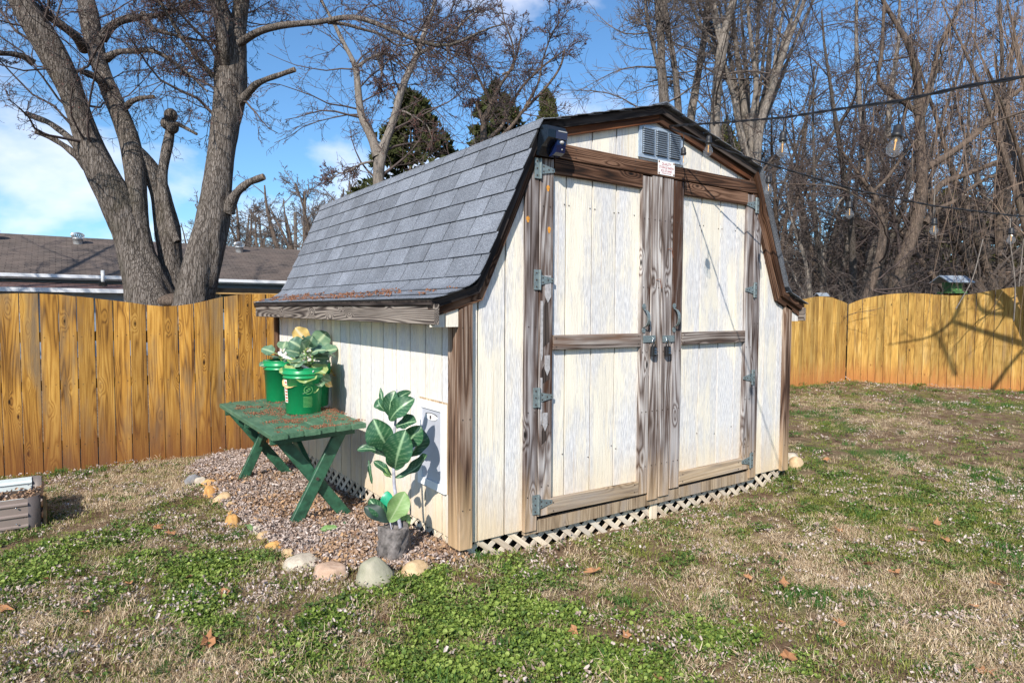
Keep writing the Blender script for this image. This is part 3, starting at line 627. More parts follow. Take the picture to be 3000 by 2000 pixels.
# hinges: leaf on the trim, strap on the stile
def hinge(par, x, z, s):
    mb = MB(); mb.box((min(x-.004*s, x-.040*s), -.008, z-.058), (max(x-.004*s, x-.040*s), -.002, z+.058))
    mb.tube([(x, -.011, z-.058), (x, -.011, z+.058)], .0075, 8)
    mb.extr([(x+.004*s, z-.030), (x+.004*s, z+.030), (x+.105*s, z+.010), (x+.105*s, z-.010)], 1, -.0095, -.0035)
    h = obj('hinge', mb.mesh('hinge', M['galv_dull']), par)
    sc = MB()
    for dx, dz in ((-.024, .04), (-.024, -.04), (-.024, 0), (.022, .014), (.022, -.014), (.06, 0), (.09, 0)): sc.box((x+dx*s-.0035, -.0125, z+dz-.0035), (x+dx*s+.0035, -.0065, z+dz+.0035))
    obj('screw', sc.mesh('screw', M['nail']), h)
for z in (2.11, 1.472, .785, .150): hinge(dl, .534, z, 1)
for z in (2.10, 1.458, .785, .137): hinge(dr, 2.604, z, -1)
# pull handles
def handle(par, x, z0, z1):
    mb = MB(); pts = []
    zc = (z0+z1)/2; H = (z1-z0)/2-.018
    for k in range(13):
        t = -1+2*k/12; pts.append((x, -.006-.048*max(0, 1-abs(t)**2.6)**.6, zc+H*t))
    for a, b_ in zip(pts[:-1], pts[1:]):
        wv = .0115 if abs((a[2]+b_[2])/2-zc) < H*.75 else .009
        mb.add([(a[0]-wv, a[1], a[2]), (a[0]+wv, a[1], a[2]), (b_[0]+wv, b_[1], b_[2]), (b_[0]-wv, b_[1], b_[2]), (a[0]-wv, a[1]+.006, a[2]), (a[0]+wv, a[1]+.006, a[2]), (b_[0]+wv, b_[1]+.006, b_[2]), (b_[0]-wv, b_[1]+.006, b_[2])],
               [(0, 1, 2, 3), (7, 6, 5, 4), (0, 3, 7, 4), (1, 5, 6, 2)])
    for zz in (z0, z1): mb.extr([(x+.016*math.cos(a), zz+.018*math.sin(a)) for a in np.linspace(0, 2*math.pi, 9)[:-1]], 1, -.0075, -.002)
    obj('handle', mb.mesh('handle', M['galv_dull'], False), par)
handle(dl, 1.405, 1.165, 1.325); handle(dr, 1.703, 1.165, 1.33)
def hasp(par, x0, x1, z, ex):
    h = obj('hasp', MB().box((x0, -.010, z-.022), (x1, -.003, z+.022)).mesh('hasp', M['galv_dull']), par)
    ring = MB(); ring.tube([(ex, -.004+.0*k-.016*math.sin(math.pi*k/6), z+.012-.024*k/6) for k in range(7)], .003, 6); obj('staple', ring.mesh('staple', M['galv']), h)
hasp(dl, 1.400, 1.515, 1.108, 1.482); hasp(dr, 1.590, 1.705, 1.105, 1.612)
# nails and rust
nails = MB()
for (x, z, y) in [(x, 1.93-.04*(x-.6)/2+rng.normal(0, .004), .022) for x in (.74, .775, .945, .985, 1.15, 1.19, 1.33, 1.99, 2.03, 2.20, 2.24, 2.40)]+[(x, .40+.02*rng.normal(), .022) for x in (.74, .95, 1.15, 1.19, 2.0, 2.2, 2.4)]+\
   [(x, z, -.0035) for x in (.56, .61, 1.40, 1.44, 1.50, 1.545, 1.60, 1.655, 1.72, 1.765, 2.53, 2.58) for z in (.25, .62, 1.02, 1.45, 1.9)]+[(x, z, -.0015) for x in (.46, .51, .02, .065, 2.63, 2.67, 3.08) for z in (.2, .7, 1.2)]+\
   [(x, 1.104+dz, -.0095) for x in (.66, 1.355, 1.81, 2.488) for dz in (-.025, .025)]+[(x, 2.232+dz, -.0095) for x in (.8, 1.3, 1.9, 2.4) for dz in (-.025, .025)]+[(x, .116+dz, -.007) for x in (.65, 1.34, 1.82, 2.46) for dz in (-.025, .025)]:
    nails.box((x-.0032, y-.0012, z-.0032), (x+.0032, y+.003, z+.0032))
obj('nail_head', nails.mesh('nail_head', M['nail']), shed, kind='stuff')
for x, z in ((1.52, 1.50), (1.63, 1.71)):
    obj('bent_nail', MB().tube([(x, -.002, z), (x+.02, -.018, z+.01), (x+.035, -.020, z-.055)], .0022, 6).mesh('bent_nail', M['rust']), shed)
M['knot'] = plain('orange_wood_knot', (.55, .24, .035), .7, var=.4, scale=90)
for x, z, y in ((.595, 2.005, -.0022), (.452, 1.815, -.0004), (.605, 1.765, -.0022), (2.655, 2.15, -.0004)):
    obj('knot', MB().extr([(x+.011*math.cos(a)*(1+.2*math.sin(3*a)), z+.019*math.sin(a)) for a in np.linspace(0, 2*math.pi, 13)[:-1]], 1, y-.0012, y+.004).mesh('knot', M['knot']), shed)
# peeling splinters on the left stile
M['splinter'] = plain('silvery_splinter', (.34, .33, .34), .8, var=.3, scale=60)
for z0, z1, a0, a1 in ((1.36, 1.50, .575, .62), (1.02, 1.35, .545, .562), (.93, 1.03, .578, .615), (.64, .90, .548, .56), (.60, .69, .565, .60)):
    n_ = 5; poly = [(a0, z0+.02), ((a0+a1)/2, z0-.02), (a1, z0+.015), (a1, z1), (a0, z1)]
    obj('splinter', MB().extr(poly, 1, -.0065, -.0025).mesh('splinter', M['splinter']), dl)
dk = MB()
for z0, z1, a0, a1 in ((.86, .96, .555, .615), (1.08, 1.34, .568, .612), (.5, .6, .56, .60)): dk.extr([(a0, z0), (a1, z0+.03), (a1-.01, z1), ((a0+a1)/2, z1+.03), (a0, z1-.02)], 1, -.0034, -.0021)
obj('bare_wood', dk.mesh('bare_wood', M['black_wood']), dl)

# gable vent
vent = obj('gable_vent', MB().box((1.362, .018, 2.300), (1.788, .0295, 2.515)).mesh('gable_vent', M['galv'] if False else plain('grey_vent_metal', (.36, .43, .52), .45, .3, .12, 40)), shed)
vd = MB(); lv = bpy.data.materials['grey_vent_metal']
bl_ = MB()
for a in (1.392, 1.520, 1.648):
    obj('dark_opening', MB().box((a, .0165, 2.325), (a+.108, .0178, 2.495)).mesh('dark_opening', M['dark_inside']), vent)
    for k in range(12):
        z = 2.330+k*.0142
        obj('louver', MB().extr([(.0165, z), (.004, z+.0005), (.002, z+.004), (.0165, z+.0105)], 0, a+.003, a+.105).mesh('louver', lv), vent)
# sign and security light are screwed on: things of their own
lat = obj('lattice_skirt', MB().box((.055, .09, -.03), (.065, 3.6, -.012)).mesh('lattice_skirt', M['lattice']), shed)
def slats(axis, a0, a1, dz0, u):
    k = a0; i = 0
    while k < a1:
        for s in (-1, 1):
            P = (k, u+.006*(s > 0)) if axis == 'x' else (u+.006*(s > 0), k)
            gg = float(gz(*P))-.05; H = .015-gg; A = (P[0]-(s*H*.62 if axis == 'x' else 0), P[1]-(s*H*.62 if axis == 'y' else 0), gg)
            B = (P[0]+(s*H*.62 if axis == 'x' else 0), P[1]+(s*H*.62 if axis == 'y' else 0), .012)
            board('slat', lat, M['lattice'], A, B, .032, .0055, (0, 1, 0) if axis == 'x' else (1, 0, 0), ch=.001)
        k += .118; i += 1
slats('x', .10, 3.08, 0, .046); slats('y', .12, 3.6, 0, .046)
obj('lattice_post', MB().box((1.535, .03, -.15), (1.60, .04, -.0)).mesh('lattice_post', M['lattice']), lat)

# ---- roof
YR0, YR1 = -.062, 3.735
roof = obj('roof', MB().extr(offs(OUT, .004)+list(reversed(offs(OUT, .026))), 1, -.026, 3.72).mesh('roof', M['black_wood']), shed)
def smooth_profile(pts, rad=.09, n=5):
    r = [np.array(pts[0], float)]
    for a, b_, c_ in zip(pts[:-2], pts[1:-1], pts[2:]):
        a, b_, c_ = map(lambda q: np.array(q, float), (a, b_, c_)); p = b_+(a-b_)/np.linalg.norm(a-b_)*rad; q = b_+(c_-b_)/np.linalg.norm(c_-b_)*rad
        for t in np.linspace(0, 1, n): r.append(p*(1-t)**2+2*b_*t*(1-t)+q*t*t)
    r.append(np.array(pts[-1], float)); return r
def walk(prof, s):
    for a, b_ in zip(prof[:-1], prof[1:]):
        L = np.linalg.norm(b_-a)
        if s <= L: return a+(b_-a)*s/L, (b_-a)/L
        s -= L
    a, b_ = prof[-2], prof[-1]; return b_+(b_-a)/np.linalg.norm(b_-a)*s, (b_-a)/np.linalg.norm(b_-a)
def course(prof, s0, s1, y0, y1, lift0=.0085, lift1=.002, nsub=4, curl=0.):
    """one shingle tab: lower edge lifted over the course below"""
    V = []; F = []
    for k in range(nsub+1):
        t = k/nsub; p, d = walk(prof, s0+(s1-s0)*t); n = np.array([-d[1], d[0]]); n = n*(1 if side > 0 else -1)
        l = lift0+(lift1-lift0)*t; a = p+n*l; b_ = p+n*(l-.0045 if t < 1 else 0.)
        V += [(a[0], y0, a[1]), (a[0], y1, a[1]), (b_[0], y0, b_[1]), (b_[0], y1, b_[1])]
    for k in range(nsub):
        q = 4*k; F += [(q, q+1, q+5, q+4), (q, q+4, q+6, q+2), (q+1, q+3, q+7, q+5)]
    F += [(0, 2, 3, 1)]
    return V, F
profL = smooth_profile(OUT[:3], .10); LL = sum(np.linalg.norm(b_-a) for a, b_ in zip(profL[:-1], profL[1:]))
side = 1
rows = []; s = .0; exps = [.085, .11, .125]+[.1315]*12
for e in exps:
    if s+e > LL-.01: rows.append((s, LL+.012)); break
    rows.append((s, s+e)); s += e
roofL = obj('lower_left_slope', MB().extr([tuple(p) for p in offs(OUT[:3], .001)]+list(reversed(offs(OUT[:3], .0045))), 1, YR0+.012, YR1-.012).mesh('lower_left_slope', M['felt']), roof)
for r, (a, b_) in enumerate(rows):
    y = YR0-.305*[.42, .92, .2, .66][r % 4]-rng.uniform(0, .03); g = .0052
    while y < YR1:
        y0, y1 = max(YR0, y+g), min(YR1, y+.305-g); y += .305
        if y1-y0 < .025: continue
        V, F = course(profL, a, b_+.004, y0, y1, .0095+rng.uniform(0, .002)); o = obj('shingle', mesh_of('shingle', V, F, M['shingle'], False), roofL)
# upper slopes and the right side: shingles too, seen at the edges
for nm, P, sd in (('upper_left_slope', OUT[2:4], 1), ('upper_right_slope', [OUT[4], OUT[3]], -1), ('lower_right_slope', [OUT[6], OUT[5], OUT[4]], -1)):
    side = sd; pr = [np.array(p, float) for p in P]; LL2 = sum(np.linalg.norm(b_-a) for a, b_ in zip(pr[:-1], pr[1:])); V_, F_ = [], []
    s = 0. ; r = 0
    while s < LL2-.02:
        e = min(.1315, LL2-s); y = YR0-.305*[.3, .8][r % 2]
        while y < YR1:
            y0, y1 = max(YR0, y+.0025), min(YR1, y+.3025); y += .305
            if y1-y0 < .02: continue
            V, F = course(pr, s, s+e+.003, y0, y1, .0095, .002, 2 if len(pr) > 2 else 1); k = len(V_); V_ += V; F_ += [tuple(i+k for i in f) for f in F]
        s += e; r += 1
    obj(nm, mesh_of(nm, V_, F_, M['shingle']), roof, kind='stuff')
side = 1
cap = MB(); py_ = OUT[3]
y = YR0
while y < YR1:
    cap.add([(py_[0]-.13, y, py_[1]-.023), (py_[0], y, py_[1]+.020), (py_[0]+.13, y, py_[1]-.023), (py_[0]-.13, y+.2, py_[1]-.029), (py_[0], y+.2, py_[1]+.013), (py_[0]+.13, y+.2, py_[1]-.029),
             (py_[0]-.13, y, py_[1]-.030), (py_[0], y, py_[1]+.011), (py_[0]+.13, y, py_[1]-.030)], [(0, 1, 4, 3), (1, 2, 5, 4), (0, 6, 7, 1), (1, 7, 8, 2)]); y += .15
obj('ridge_cap', cap.mesh('ridge_cap', M['shingle']), roof)
# rake boards: an outer one coloured black for the shingle overhang's shade, brown where sunlit, a brown one below it
def rake(nm, d0, d1, y0, y1, mats):
    a, b_ = offs(OUT, d0), offs(OUT, d1)
    for i in range(6):
        g = .0012; p, q, r_, t = map(np.array, (a[i], a[i+1], b_[i+1], b_[i]))
        p2, q2 = p+(q-p)*g, q+(p-q)*g; r2, t2 = r_+(t-r_)*g, t+(r_-t)*g
        L = np.linalg.norm((q-p)); ang = math.atan2(q[1]-p[1], q[0]-p[0]); M_ = Matrix.Translation(((p[0]), (y0+y1)/2, p[1])) @ Matrix(((math.sin(ang), 0, math.cos(ang), 0), (0, 1, 0, 0), (-math.cos(ang), 0, math.sin(ang), 0), (0, 0, 0, 1)))
        inv = M_.inverted(); h = (y1-y0)/2
        V = [tuple(inv @ Vector((w_[0], yy, w_[1]))) for yy in (y0, y1) for w_ in (p2, q2, r2, t2)]
        o = obj(nm, mesh_of(nm, V, [(0, 1, 2, 3), (7, 6, 5, 4), (0, 4, 5, 1), (1, 5, 6, 2), (2, 6, 7, 3), (3, 7, 4, 0)], mats[i]), shed); o.matrix_local = M_
B_, W_, R_, K_ = M['brown_wood'], M['grey_wood'], M['red_wood'], M['black_wood']
rake('rake_board', .052, .098, -.001, .0275, [B_, B_, R_, R_, B_, B_])
rake('rake_edge', .006, .051, -.0265, .0275, [K_, K_, K_, K_, B_, B_])
# ---- eaves: fascia and boxed returns
board('fascia', shed, M['fascia_wood'], (-.160, YR0+.020, 1.272), (-.160, 3.70, 1.272), .108, .028, (1, 0, 0))
board('drip_board', shed, M['black_wood'], (-.172, -.03, 1.328), (-.172, 3.72, 1.328), .02, .028, (1, 0, 0))
board('fascia', shed, M['fascia_wood'], (3.255, YR0+.020, 1.272), (3.255, 3.70, 1.272), .108, .028, (1, 0, 0))
sof = MB().box((-.145, .04, 1.222), (.028, 3.69, 1.232)); obj('soffit', sof.mesh('soffit', M['siding']), shed)
sof = MB().box((3.13, .04, 1.222), (3.24, 3.69, 1.232)); obj('soffit', sof.mesh('soffit', M['siding']), shed)
for x0, x1 in ((-.168, -.085), (-.078, -.002)):
    obj('return_panel', MB().extr([(x0, 1.205), (x1, 1.205), (x1, ztop(x1, offs(OUT, .09))), (x0, ztop(x0, offs(OUT, .09)))], 1, .010, .022).mesh('return_panel', M['siding']), shed)
for x0, x1 in ((3.142, 3.20), (3.205, 3.262)):
    obj('return_panel', MB().extr([(x0, 1.215), (x1, 1.215), (x1, ztop(x1, offs(OUT, .09))), (x0, ztop(x0, offs(OUT, .09)))], 1, .010, .022).mesh('return_panel', M['siding']), shed)
# ---- pet door in the side wall
M['white_pl'] = plain('white_plastic', (.74, .75, .78), .35, var=.04)
M['grey_pl'] = plain('frosted_flap_plastic', (.44, .46, .53), .3, var=.06, scale=8)
pet = obj('pet_door', None, shed, 'white framed pet door with a pale grey flap')
fy0, fy1, fz0, fz1 = .190, .525, .245, .757
fr = MB()
fr.box((.012, fy0, fz0), (.030, fy0+.045, fz1)).box((.012, fy1-.045, fz0), (.030, fy1, fz1)).box((.012, fy0+.045, fz1-.045), (.030, fy1-.045, fz1)).box((.012, fy0+.045, fz0), (.030, fy1-.045, fz0+.045))
obj('frame', fr.mesh('frame', M['white_pl']), pet)
flap = obj('flap', MB().box((.020, fy0+.047, fz0+.047), (.027, fy1-.047, fz1-.047)).mesh('flap', M['grey_pl']), pet)
obj('latch', MB().extr([(fy0+.17+.075*math.cos(a), fz1-.09+.020*math.sin(a)) for a in np.linspace(0, 2*math.pi, 17)[:-1]], 0, .0165, .0205).mesh('latch', M['white_pl']), flap)
obj('latch_hole', MB().extr([(fy0+.17+.077*math.cos(a), fz1-.083+.016*math.sin(a)) for a in np.linspace(.1, math.pi-.1, 10)], 0, .0185, .0203).mesh('latch_hole', M['dark_inside']), flap)
obj('latch_knob', MB().box((.010, fy0+.165, fz1-.100), (.017, fy0+.173, fz1-.082)).mesh('latch_knob', M['nail']), flap)
obj('frame_gap', MB().box((.0295, fy0-.012, fz0-.002), (.0315, fy1+.006, fz1+.012)).mesh('frame_gap', M['pale_wood']), pet)
# ---- things fixed to or hanging from the shed
def text_on(par, txt, size, loc, mat, name='lettering', rot=(math.pi/2, 0, 0), depth=.0002, align='CENTER', sx=1.):
    cu = bpy.data.curves.new(name, 'FONT'); cu.body = txt; cu.size = size; cu.align_x = align; cu.extrude = depth
    o = bpy.data.objects.new('tmp_text', cu); C.objects.link(o); bpy.context.view_layer.update()
    me = bpy.data.meshes.new_from_object(o.evaluated_get(bpy.context.evaluated_depsgraph_get())); bpy.data.objects.remove(o)
    me.name = name; me.materials.clear(); me.materials.append(mat)
    t = obj(name, me, par, loc=loc, rot=rot, scale=(sx, 1, 1)); return t
M['sign'] = plain('white_enamel_sign', (.80, .79, .78), .4, var=.03)
M['sign_red'] = plain('maroon_print', (.33, .03, .06), .6)
sign = thing('sign', 'small white metal sign with maroon lettering and rusty corners nailed above the doors', 'sign', (1.594, -.0095, 2.247), 0)
obj('plate', MB().box((-.081, -.0015, -.046), (.081, .0005, .046)).mesh('plate', M['sign']), sign)
for tx, sz, z, sx in (('QUALITY', .0255, .0175, .9), ('STORAGE BARNS', .0225, -.0045, .82), ('423-272-6465', .0235, -.0265, .84), ('ROGERSVILLE, TENNESSEE', .0085, -.0385, .9)): text_on(sign, tx, sz, (0, -.0022, z), M['sign_red'], sx=sx)
for sx in (-1, 1):
    for sz in (-1, 1): obj('screw', MB().extr([(sx*.072+.006*math.cos(a), sz*.037+.006*math.sin(a)) for a in np.linspace(0, 6.283, 9)[:-1]], 1, -.0035, -.0012).mesh('screw', M['rust']), sign)
M['black_pl'] = plain('glossy_black_plastic', (.006, .009, .014), .22, var=.2)
M['blue_gl'] = plain('dark_blue_lens', (.006, .012, .05), .08)
M['pale_lens'] = plain('pale_sensor_lens', (.35, .35, .36), .3)
sec = thing('security_light', 'black solar motion light fixed high on the left of the shed gable', 'light', (.535, -.005, 2.20))
sec.location = (.565, -.0, 2.245); sec.scale = (.80, .80, .80)
hx = .088
def hull(profile, x0, x1, nm, mat, par): return obj(nm, MB().extr([(y, z) for y, z in profile], 0, x0, x1).mesh(nm, mat), par)
hull([(0, -.03), (-.03, -.085), (-.05, -.09), (-.085, -.03), (-.16, .02), (-.16, .075), (-.14, .105), (-.04, .125), (0, .12)], -hx, hx*.92, 'housing', M['black_pl'], sec)
hull([(-.16, .018), (-.165, .07), (-.150, .075), (-.150, .02)], -.02, .082, 'front_panel', M['blue_gl'], sec)
hull([(-.058, -.088), (-.10, -.085), (-.135, -.07), (-.150, -.02), (-.150, .02), (-.09, -.025)], .0, .080, 'sensor_head', M['blue_gl'], sec)
obj('lens', MB().ball((.042, -.150, -.002), (.018, .014), 10, 6).mesh('lens', M['pale_lens'], True), sec)
obj('lens', MB().ball((.052, -.140, -.048), (.007, .006), 8, 4).mesh('lens', M['pale_lens'], True), sec)
obj('lamp_strip', MB().box((.0, -.168, .066), (.075, -.160, .073)).mesh('lamp_strip', M['pale_lens']), sec)
# ---- padlocks
M['chrome'] = plain('bright_steel_shackle', (.62, .62, .63), .15, 1., .05)
M['lock'] = plain('black_lock_body', (.012, .012, .014), .3)
def padlock(x, z, tilt, lab):
    t = thing('padlock', lab, 'padlock', (x, -.026, z)); t.rotation_euler = (0, tilt, 0)
    obj('shackle', MB().tube([(-.013, 0, -.05), (-.013, 0, -.008), (-.009, 0, .0), (0, 0, .004), (.009, 0, .0), (.013, 0, -.008), (.013, 0, -.05)], .0033, 8).mesh('shackle', M['chrome'], True), t)
    body = obj('body', MB().box((-.022, -.012, -.112), (.022, .012, -.046), .004).mesh('body', M['lock']), t)
    for k in range(4): obj('dial', MB().tube([(-.004, -.0128, -.060-k*.0115), (.0215, -.0128, -.060-k*.0115)], .0042, 8).mesh('dial', M['chrome']), body)
    return t
padlock(1.482, 1.103, .06, 'black combination padlock on the left hasp, hanging slightly tilted')
padlock(1.614, 1.101, -.02, 'black combination padlock on the right hasp, hanging straight')
# ---- string lights
M['cable'] = plain('black_rubber_cable', (.012, .012, .014), .5)
gl_, nt, b = newmat('clear_bulb_glass'); setb(nt, b, (1, 1, 1), .02, **{'Transmission Weight': 1., 'IOR': 1.12})
tr = nd(nt, 'BsdfTransparent', None, {'Color': (.93, .95, .97, 1)}); gs = nd(nt, 'BsdfGlossy', None, {'Color': (1, 1, 1, 1), 'Roughness': .03}); mxw = nd(nt, 'MixShader', None, {0: .045, 1: tr, 2: nd(nt, 'BsdfDiffuse', None, {'Color': (.8, .82, .85, 1)})})
mx = nd(nt, 'MixShader', None, {0: mth(nt, 'ADD', mth(nt, 'MULTIPLY', mth(nt, 'POWER', nd(nt, 'LayerWeight', None, {'Blend': .5}).outputs[1], 2.5), .35), .03), 1: mxw, 2: gs}); nt.links.new(mx.outputs[0], nt.nodes['Material Output'].inputs[0])
M['filament'] = plain('amber_filament', (.75, .36, .06), .5)
def bulb_string(lab, pts, bulbs, size=.105):
    t = thing('string_lights', lab, 'string lights', tuple(pts[0]))
    P0 = Vector(pts[0]); P = [Vector(p)-P0 for p in pts]
    # a twisted pair of wires
    L = []
    for a, b_ in zip(P[:-1], P[1:]):
        n_ = max(2, int((b_-a).length/.03))
        L += [a+(b_-a)*k/n_ for k in range(n_)]
    L.append(P[-1]); mb = MB()
    for ph in (0, math.pi): mb.tube([p+Vector((.0, .0035*math.cos(i*.9+ph), .0035*math.sin(i*.9+ph))) for i, p in enumerate(L)], .0038, 5)
    obj('cable', mb.mesh('cable', M['cable']), t)
    for q, drop, tilt in bulbs:
        q = Vector(q)-P0; s = size/.105
        dx = Vector((tilt, 0, -1)).normalized(); top = q+Vector((0, 0, -drop))
        sk_ = obj('lamp_socket', MB().tube([q, q+Vector((.004, .002, -drop*.5)), top], .0030, 6).tube([top, top+dx*.006*s, top+dx*.012*s, top+dx*.036*s, top+dx*.038*s, top+dx*.052*s], [.006*s, .013*s, .0155*s, .0165*s, .019*s, .0175*s], 12).mesh('lamp_socket', M['cable'], True), t)
        prof = [(.0, .013), (.012, .0135), (.028, .023), (.044, .0275), (.058, .0245), (.068, .014), (.073, .003)]
        st = top+dx*.050*s
        bb = obj('bulb', MB().tube([st+dx*z_*s for z_, r_ in prof], [r_*s for z_, r_ in prof], 16, cap=False).mesh('bulb', gl_, True), sk_)
        obj('filament', MB().tube([st+dx*.012*s, st+dx*.05*s], .0022*s, 6).tube([st, st+dx*.018*s], .004*s, 6).mesh('filament', M['filament']), sk_)
    return t
def inv(px, py, iz): return tuple(dep(px, py, 1/iz))
w1 = lambda px: .232+.3e-3*(px-1957)
pts1 = [inv(px, py, w1(px)) for px, py in ((1957, 370), (2078, 362), (2130, 359), (2302, 344), (2503, 313), (2635, 296), (2830, 253), (3000, 225), (3250, 160))]
b1 = []
for px, py, d in ((2078, 362, .068), (2296, 345, .062), (2635, 297, .082)):
    b1.append((inv(px, py, w1(px)), d, -.06 if px < 2600 else -.28))
bulb_string('near string of clear bulbs running from the shed peak towards the upper right', pts1, b1)
w2 = lambda px: .240-.028e-3*(px-2009)
pts2 = [inv(1957, 372, .232), inv(1985, 385, .236)]+[inv(px, py, w2(px)) for px, py in ((2009, 393), (2130, 442), (2244, 479), (2503, 556), (2732, 603), (2968, 632), (3150, 640))]
b2 = [(inv(px, py, w2(px)), d, tl) for px, py, d, tl in ((2003, 392, .085, .03), (2253, 482, .075, .0), (2491, 552, .085, .0), (2739, 604, .082, -.03), (2965, 632, .085, 0.))]
bulb_string('far string of clear bulbs sagging from the shed peak across to the right', pts2, b2)
# ------------------------------------------------------------------ leaf blades with veins
def leaf_mesh(name, base, tip, wd, up, curl=.15, fold=.25, mat=None, wav=.02, shape='fig', nl=14, nw=8, veins=6, twist=0., thick=0.):
    base, tip, up = Vector(base), Vector(tip), Vector(up); L = (tip-base).length; t = (tip-base).normalized(); n = (up-t*up.dot(t)).normalized(); s = t.cross(n)
    if twist: q = Quaternion(t, twist); n = q @ n; s = q @ s
    V = []; vein = []; r = random.Random(int(abs(base[0]*1000)+abs(tip[2]*777)))
    ph = r.uniform(0, 6)
    for i in range(nl+1):
        u = i/nl
        if shape == 'fig': w_ = (math.sin(math.pi*min(1, u**.95))**.6)*(.50+.66*u)*(1-.12*math.exp(-((u-.36)/.1)**2)) if 0 < u < 1 else 0.02
        elif shape == 'round': w_ = math.sin(math.pi*u**.85)**.5 if 0 < u < 1 else .03
        else: w_ = math.sin(math.pi*u**.8)**.8 if 0 < u < 1 else .02
        cen = base+t*(L*u)+n*(curl*L*(math.sin(math.pi*u*.9)-.25*u))
        for j in range(nw+1):
            v = -1+2*j/nw; a = abs(v)
            p = cen+s*(v*w_*wd/2*(1-.12*abs(fold)*a)*(1.12 if shape == 'fig' else 1.))+n*(fold*wd*.5*a**1.5*w_+wav*L*math.sin(u*13+ph+(2 if v > 0 else 0))*a*a)
            V.append(tuple(p))
            # side veins run forward from the midrib
            k = (u-.30*a)*veins; dv = abs(k-round(k)); vein.append(1. if a < .02 else (max(0., 1-dv*6)*.38 if a < .93 else 0.))
    F = [(i*(nw+1)+j, i*(nw+1)+j+1, (i+1)*(nw+1)+j+1, (i+1)*(nw+1)+j) for i in range(nl) for j in range(nw)]
    me = mesh_of(name, V, F, mat, True); at = me.attributes.new('vein', 'FLOAT', 'POINT'); at.data.foreach_set('value', vein); return me

# ------------------------------------------------------------------ green table
M['green_paint'] = plain('dark_green_paint', (.022, .085, .048), .55, var=.5, scale=18, bump=.4)
def table_top_mat():
    m, nt, b = newmat('worn_green_tabletop_paint'); v, r, o = objco(nt)
    n = noise(nt, mapping(nt, v, (20, 20, 6)), 1, 5, .7); n2 = noise(nt, v, 60, 3, .7)
    c = ramp(nt, n, [(.3, (.030, .085, .048)), (.55, (.065, .145, .085)), (.7, (.12, .20, .125))])
    c = mixc(nt, ramp(nt, noise(nt, mapping(nt, v, (9, 9, 5), (3, 3, 3)), 1, 5, .7), [(.66, 0.), (.72, .8)]), c, (.42, .30, .22))
    c = mixc(nt, ramp(nt, n2, [(.62, 0.), (.75, .35)]), c, (.14, .085, .05))
    setb(nt, b, c, .6, n2, .4, .003); return m
M['green_top'] = table_top_mat()
TZ = .525
TT = .021
fl, fr_, lf = on(812, 1274, 2, TZ), on(1083, 1234, 2, TZ+TT), on(656, 1181, 2, TZ)
fl, fr_, lf = fl[:2], fr_[:2], lf[:2]
uy = lf-fl; TL = float(np.linalg.norm(uy)); uy = uy/TL; ux = np.array([uy[1], -uy[0]]); TW = float((fr_-fl)@ux)
table = thing('picnic_table', 'dark green plank table on crossed legs beside the shed wall, littered with fallen buds', 'table', (fl[0]-.018, fl[1], 0), math.atan2(ux[1], ux[0]))
for k in range(6):
    w_ = TW/6; e = [.0, .012, -.004, .008, .004, -.006][k]
    board('plank', table, M['green_top'], (w_*(k+.5), e, TZ-.017), (w_*(k+.5), TL+e, TZ-.017), w_-.004, .034, (0, 0, 1), ch=.004)
for yy in (.10, TL-.12, TL*.5): board('cleat', table, M['green_paint'], (.03, yy+.05, TZ-.055), (TW-.03, yy+.05, TZ-.055), .07, .038, (0, 1, 0))
inv_t = np.array([[ux[0], ux[1]], [uy[0], uy[1]]])
table.rotation_euler[1] = -TT/TW
def tl(P): q = inv_t @ (np.array(P[:2])-fl); return q
for k, (pa, pb) in enumerate((((858, 1553), (1035, 1508)), ((702, 1415), (864, 1390)))):
    A, B = G(*pa), G(*pb); a, b_ = tl(A), tl(B); za, zb = A[2], B[2]; yy = (a[1]+b_[1])/2
    yt = yy+(.0 if k == 0 else -.02)
    l1 = board('leg', table, M['green_paint'], (a[0]+.03, yy-.004, za-.03), (TW-.10, yt+.0, TZ-.036), .078, .036, (0, 1, 0), cuta=.0)
    l2 = board('leg', table, M['green_paint'], (b_[0]-.03, yy+.036, zb-.03), (.085, yt+.040, TZ-.036), .078, .036, (0, 1, 0))
    u_ = .47; px_, pz_ = a[0]+.03+(TW-.13-a[0])*u_, za+(TZ-.036-za)*u_
    obj('bolt', MB().tube([(px_, yy-.03, pz_), (px_, yy-.020, pz_)], .011, 10).mesh('bolt', M['nail']), table)
    board('brace', table, M['green_paint'], (px_+.0, yy+(.075 if k == 0 else -.045), pz_+.0), (TW*.5, yy+(.62 if k == 0 else -.55), TZ-.04), .07, .034, (1, 0, 0))
# fallen bud scales on the table top
nbd = 900; q1 = rng.uniform(.02, TW-.02, nbd*3); q2 = rng.uniform(.02, TL-.02, nbd*3)
keep = fbm(q1*9, q2*9, 401, 3) > .56+.12*rng.uniform(-1, 1, nbd*3); q1, q2 = q1[keep], q2[keep]
Pb = np.stack([fl[0]+ux[0]*q1+uy[0]*q2, fl[1]+ux[1]*q1+uy[1]*q2, np.full(len(q1), TZ+.001)+TT/TW*q1], -1)
scatter('fallen_buds', 'reddish brown fallen bud scales on the green table top', None, [leaves(4, .014, .007, .005, M['budlitter'], s+400, 4, .5, 1.4, 1.2) for s in range(3)], Pb, rng.uniform(0, 6, len(q1)), rng.uniform(.7, 1.5, len(q1)), .2, 'bud litter')
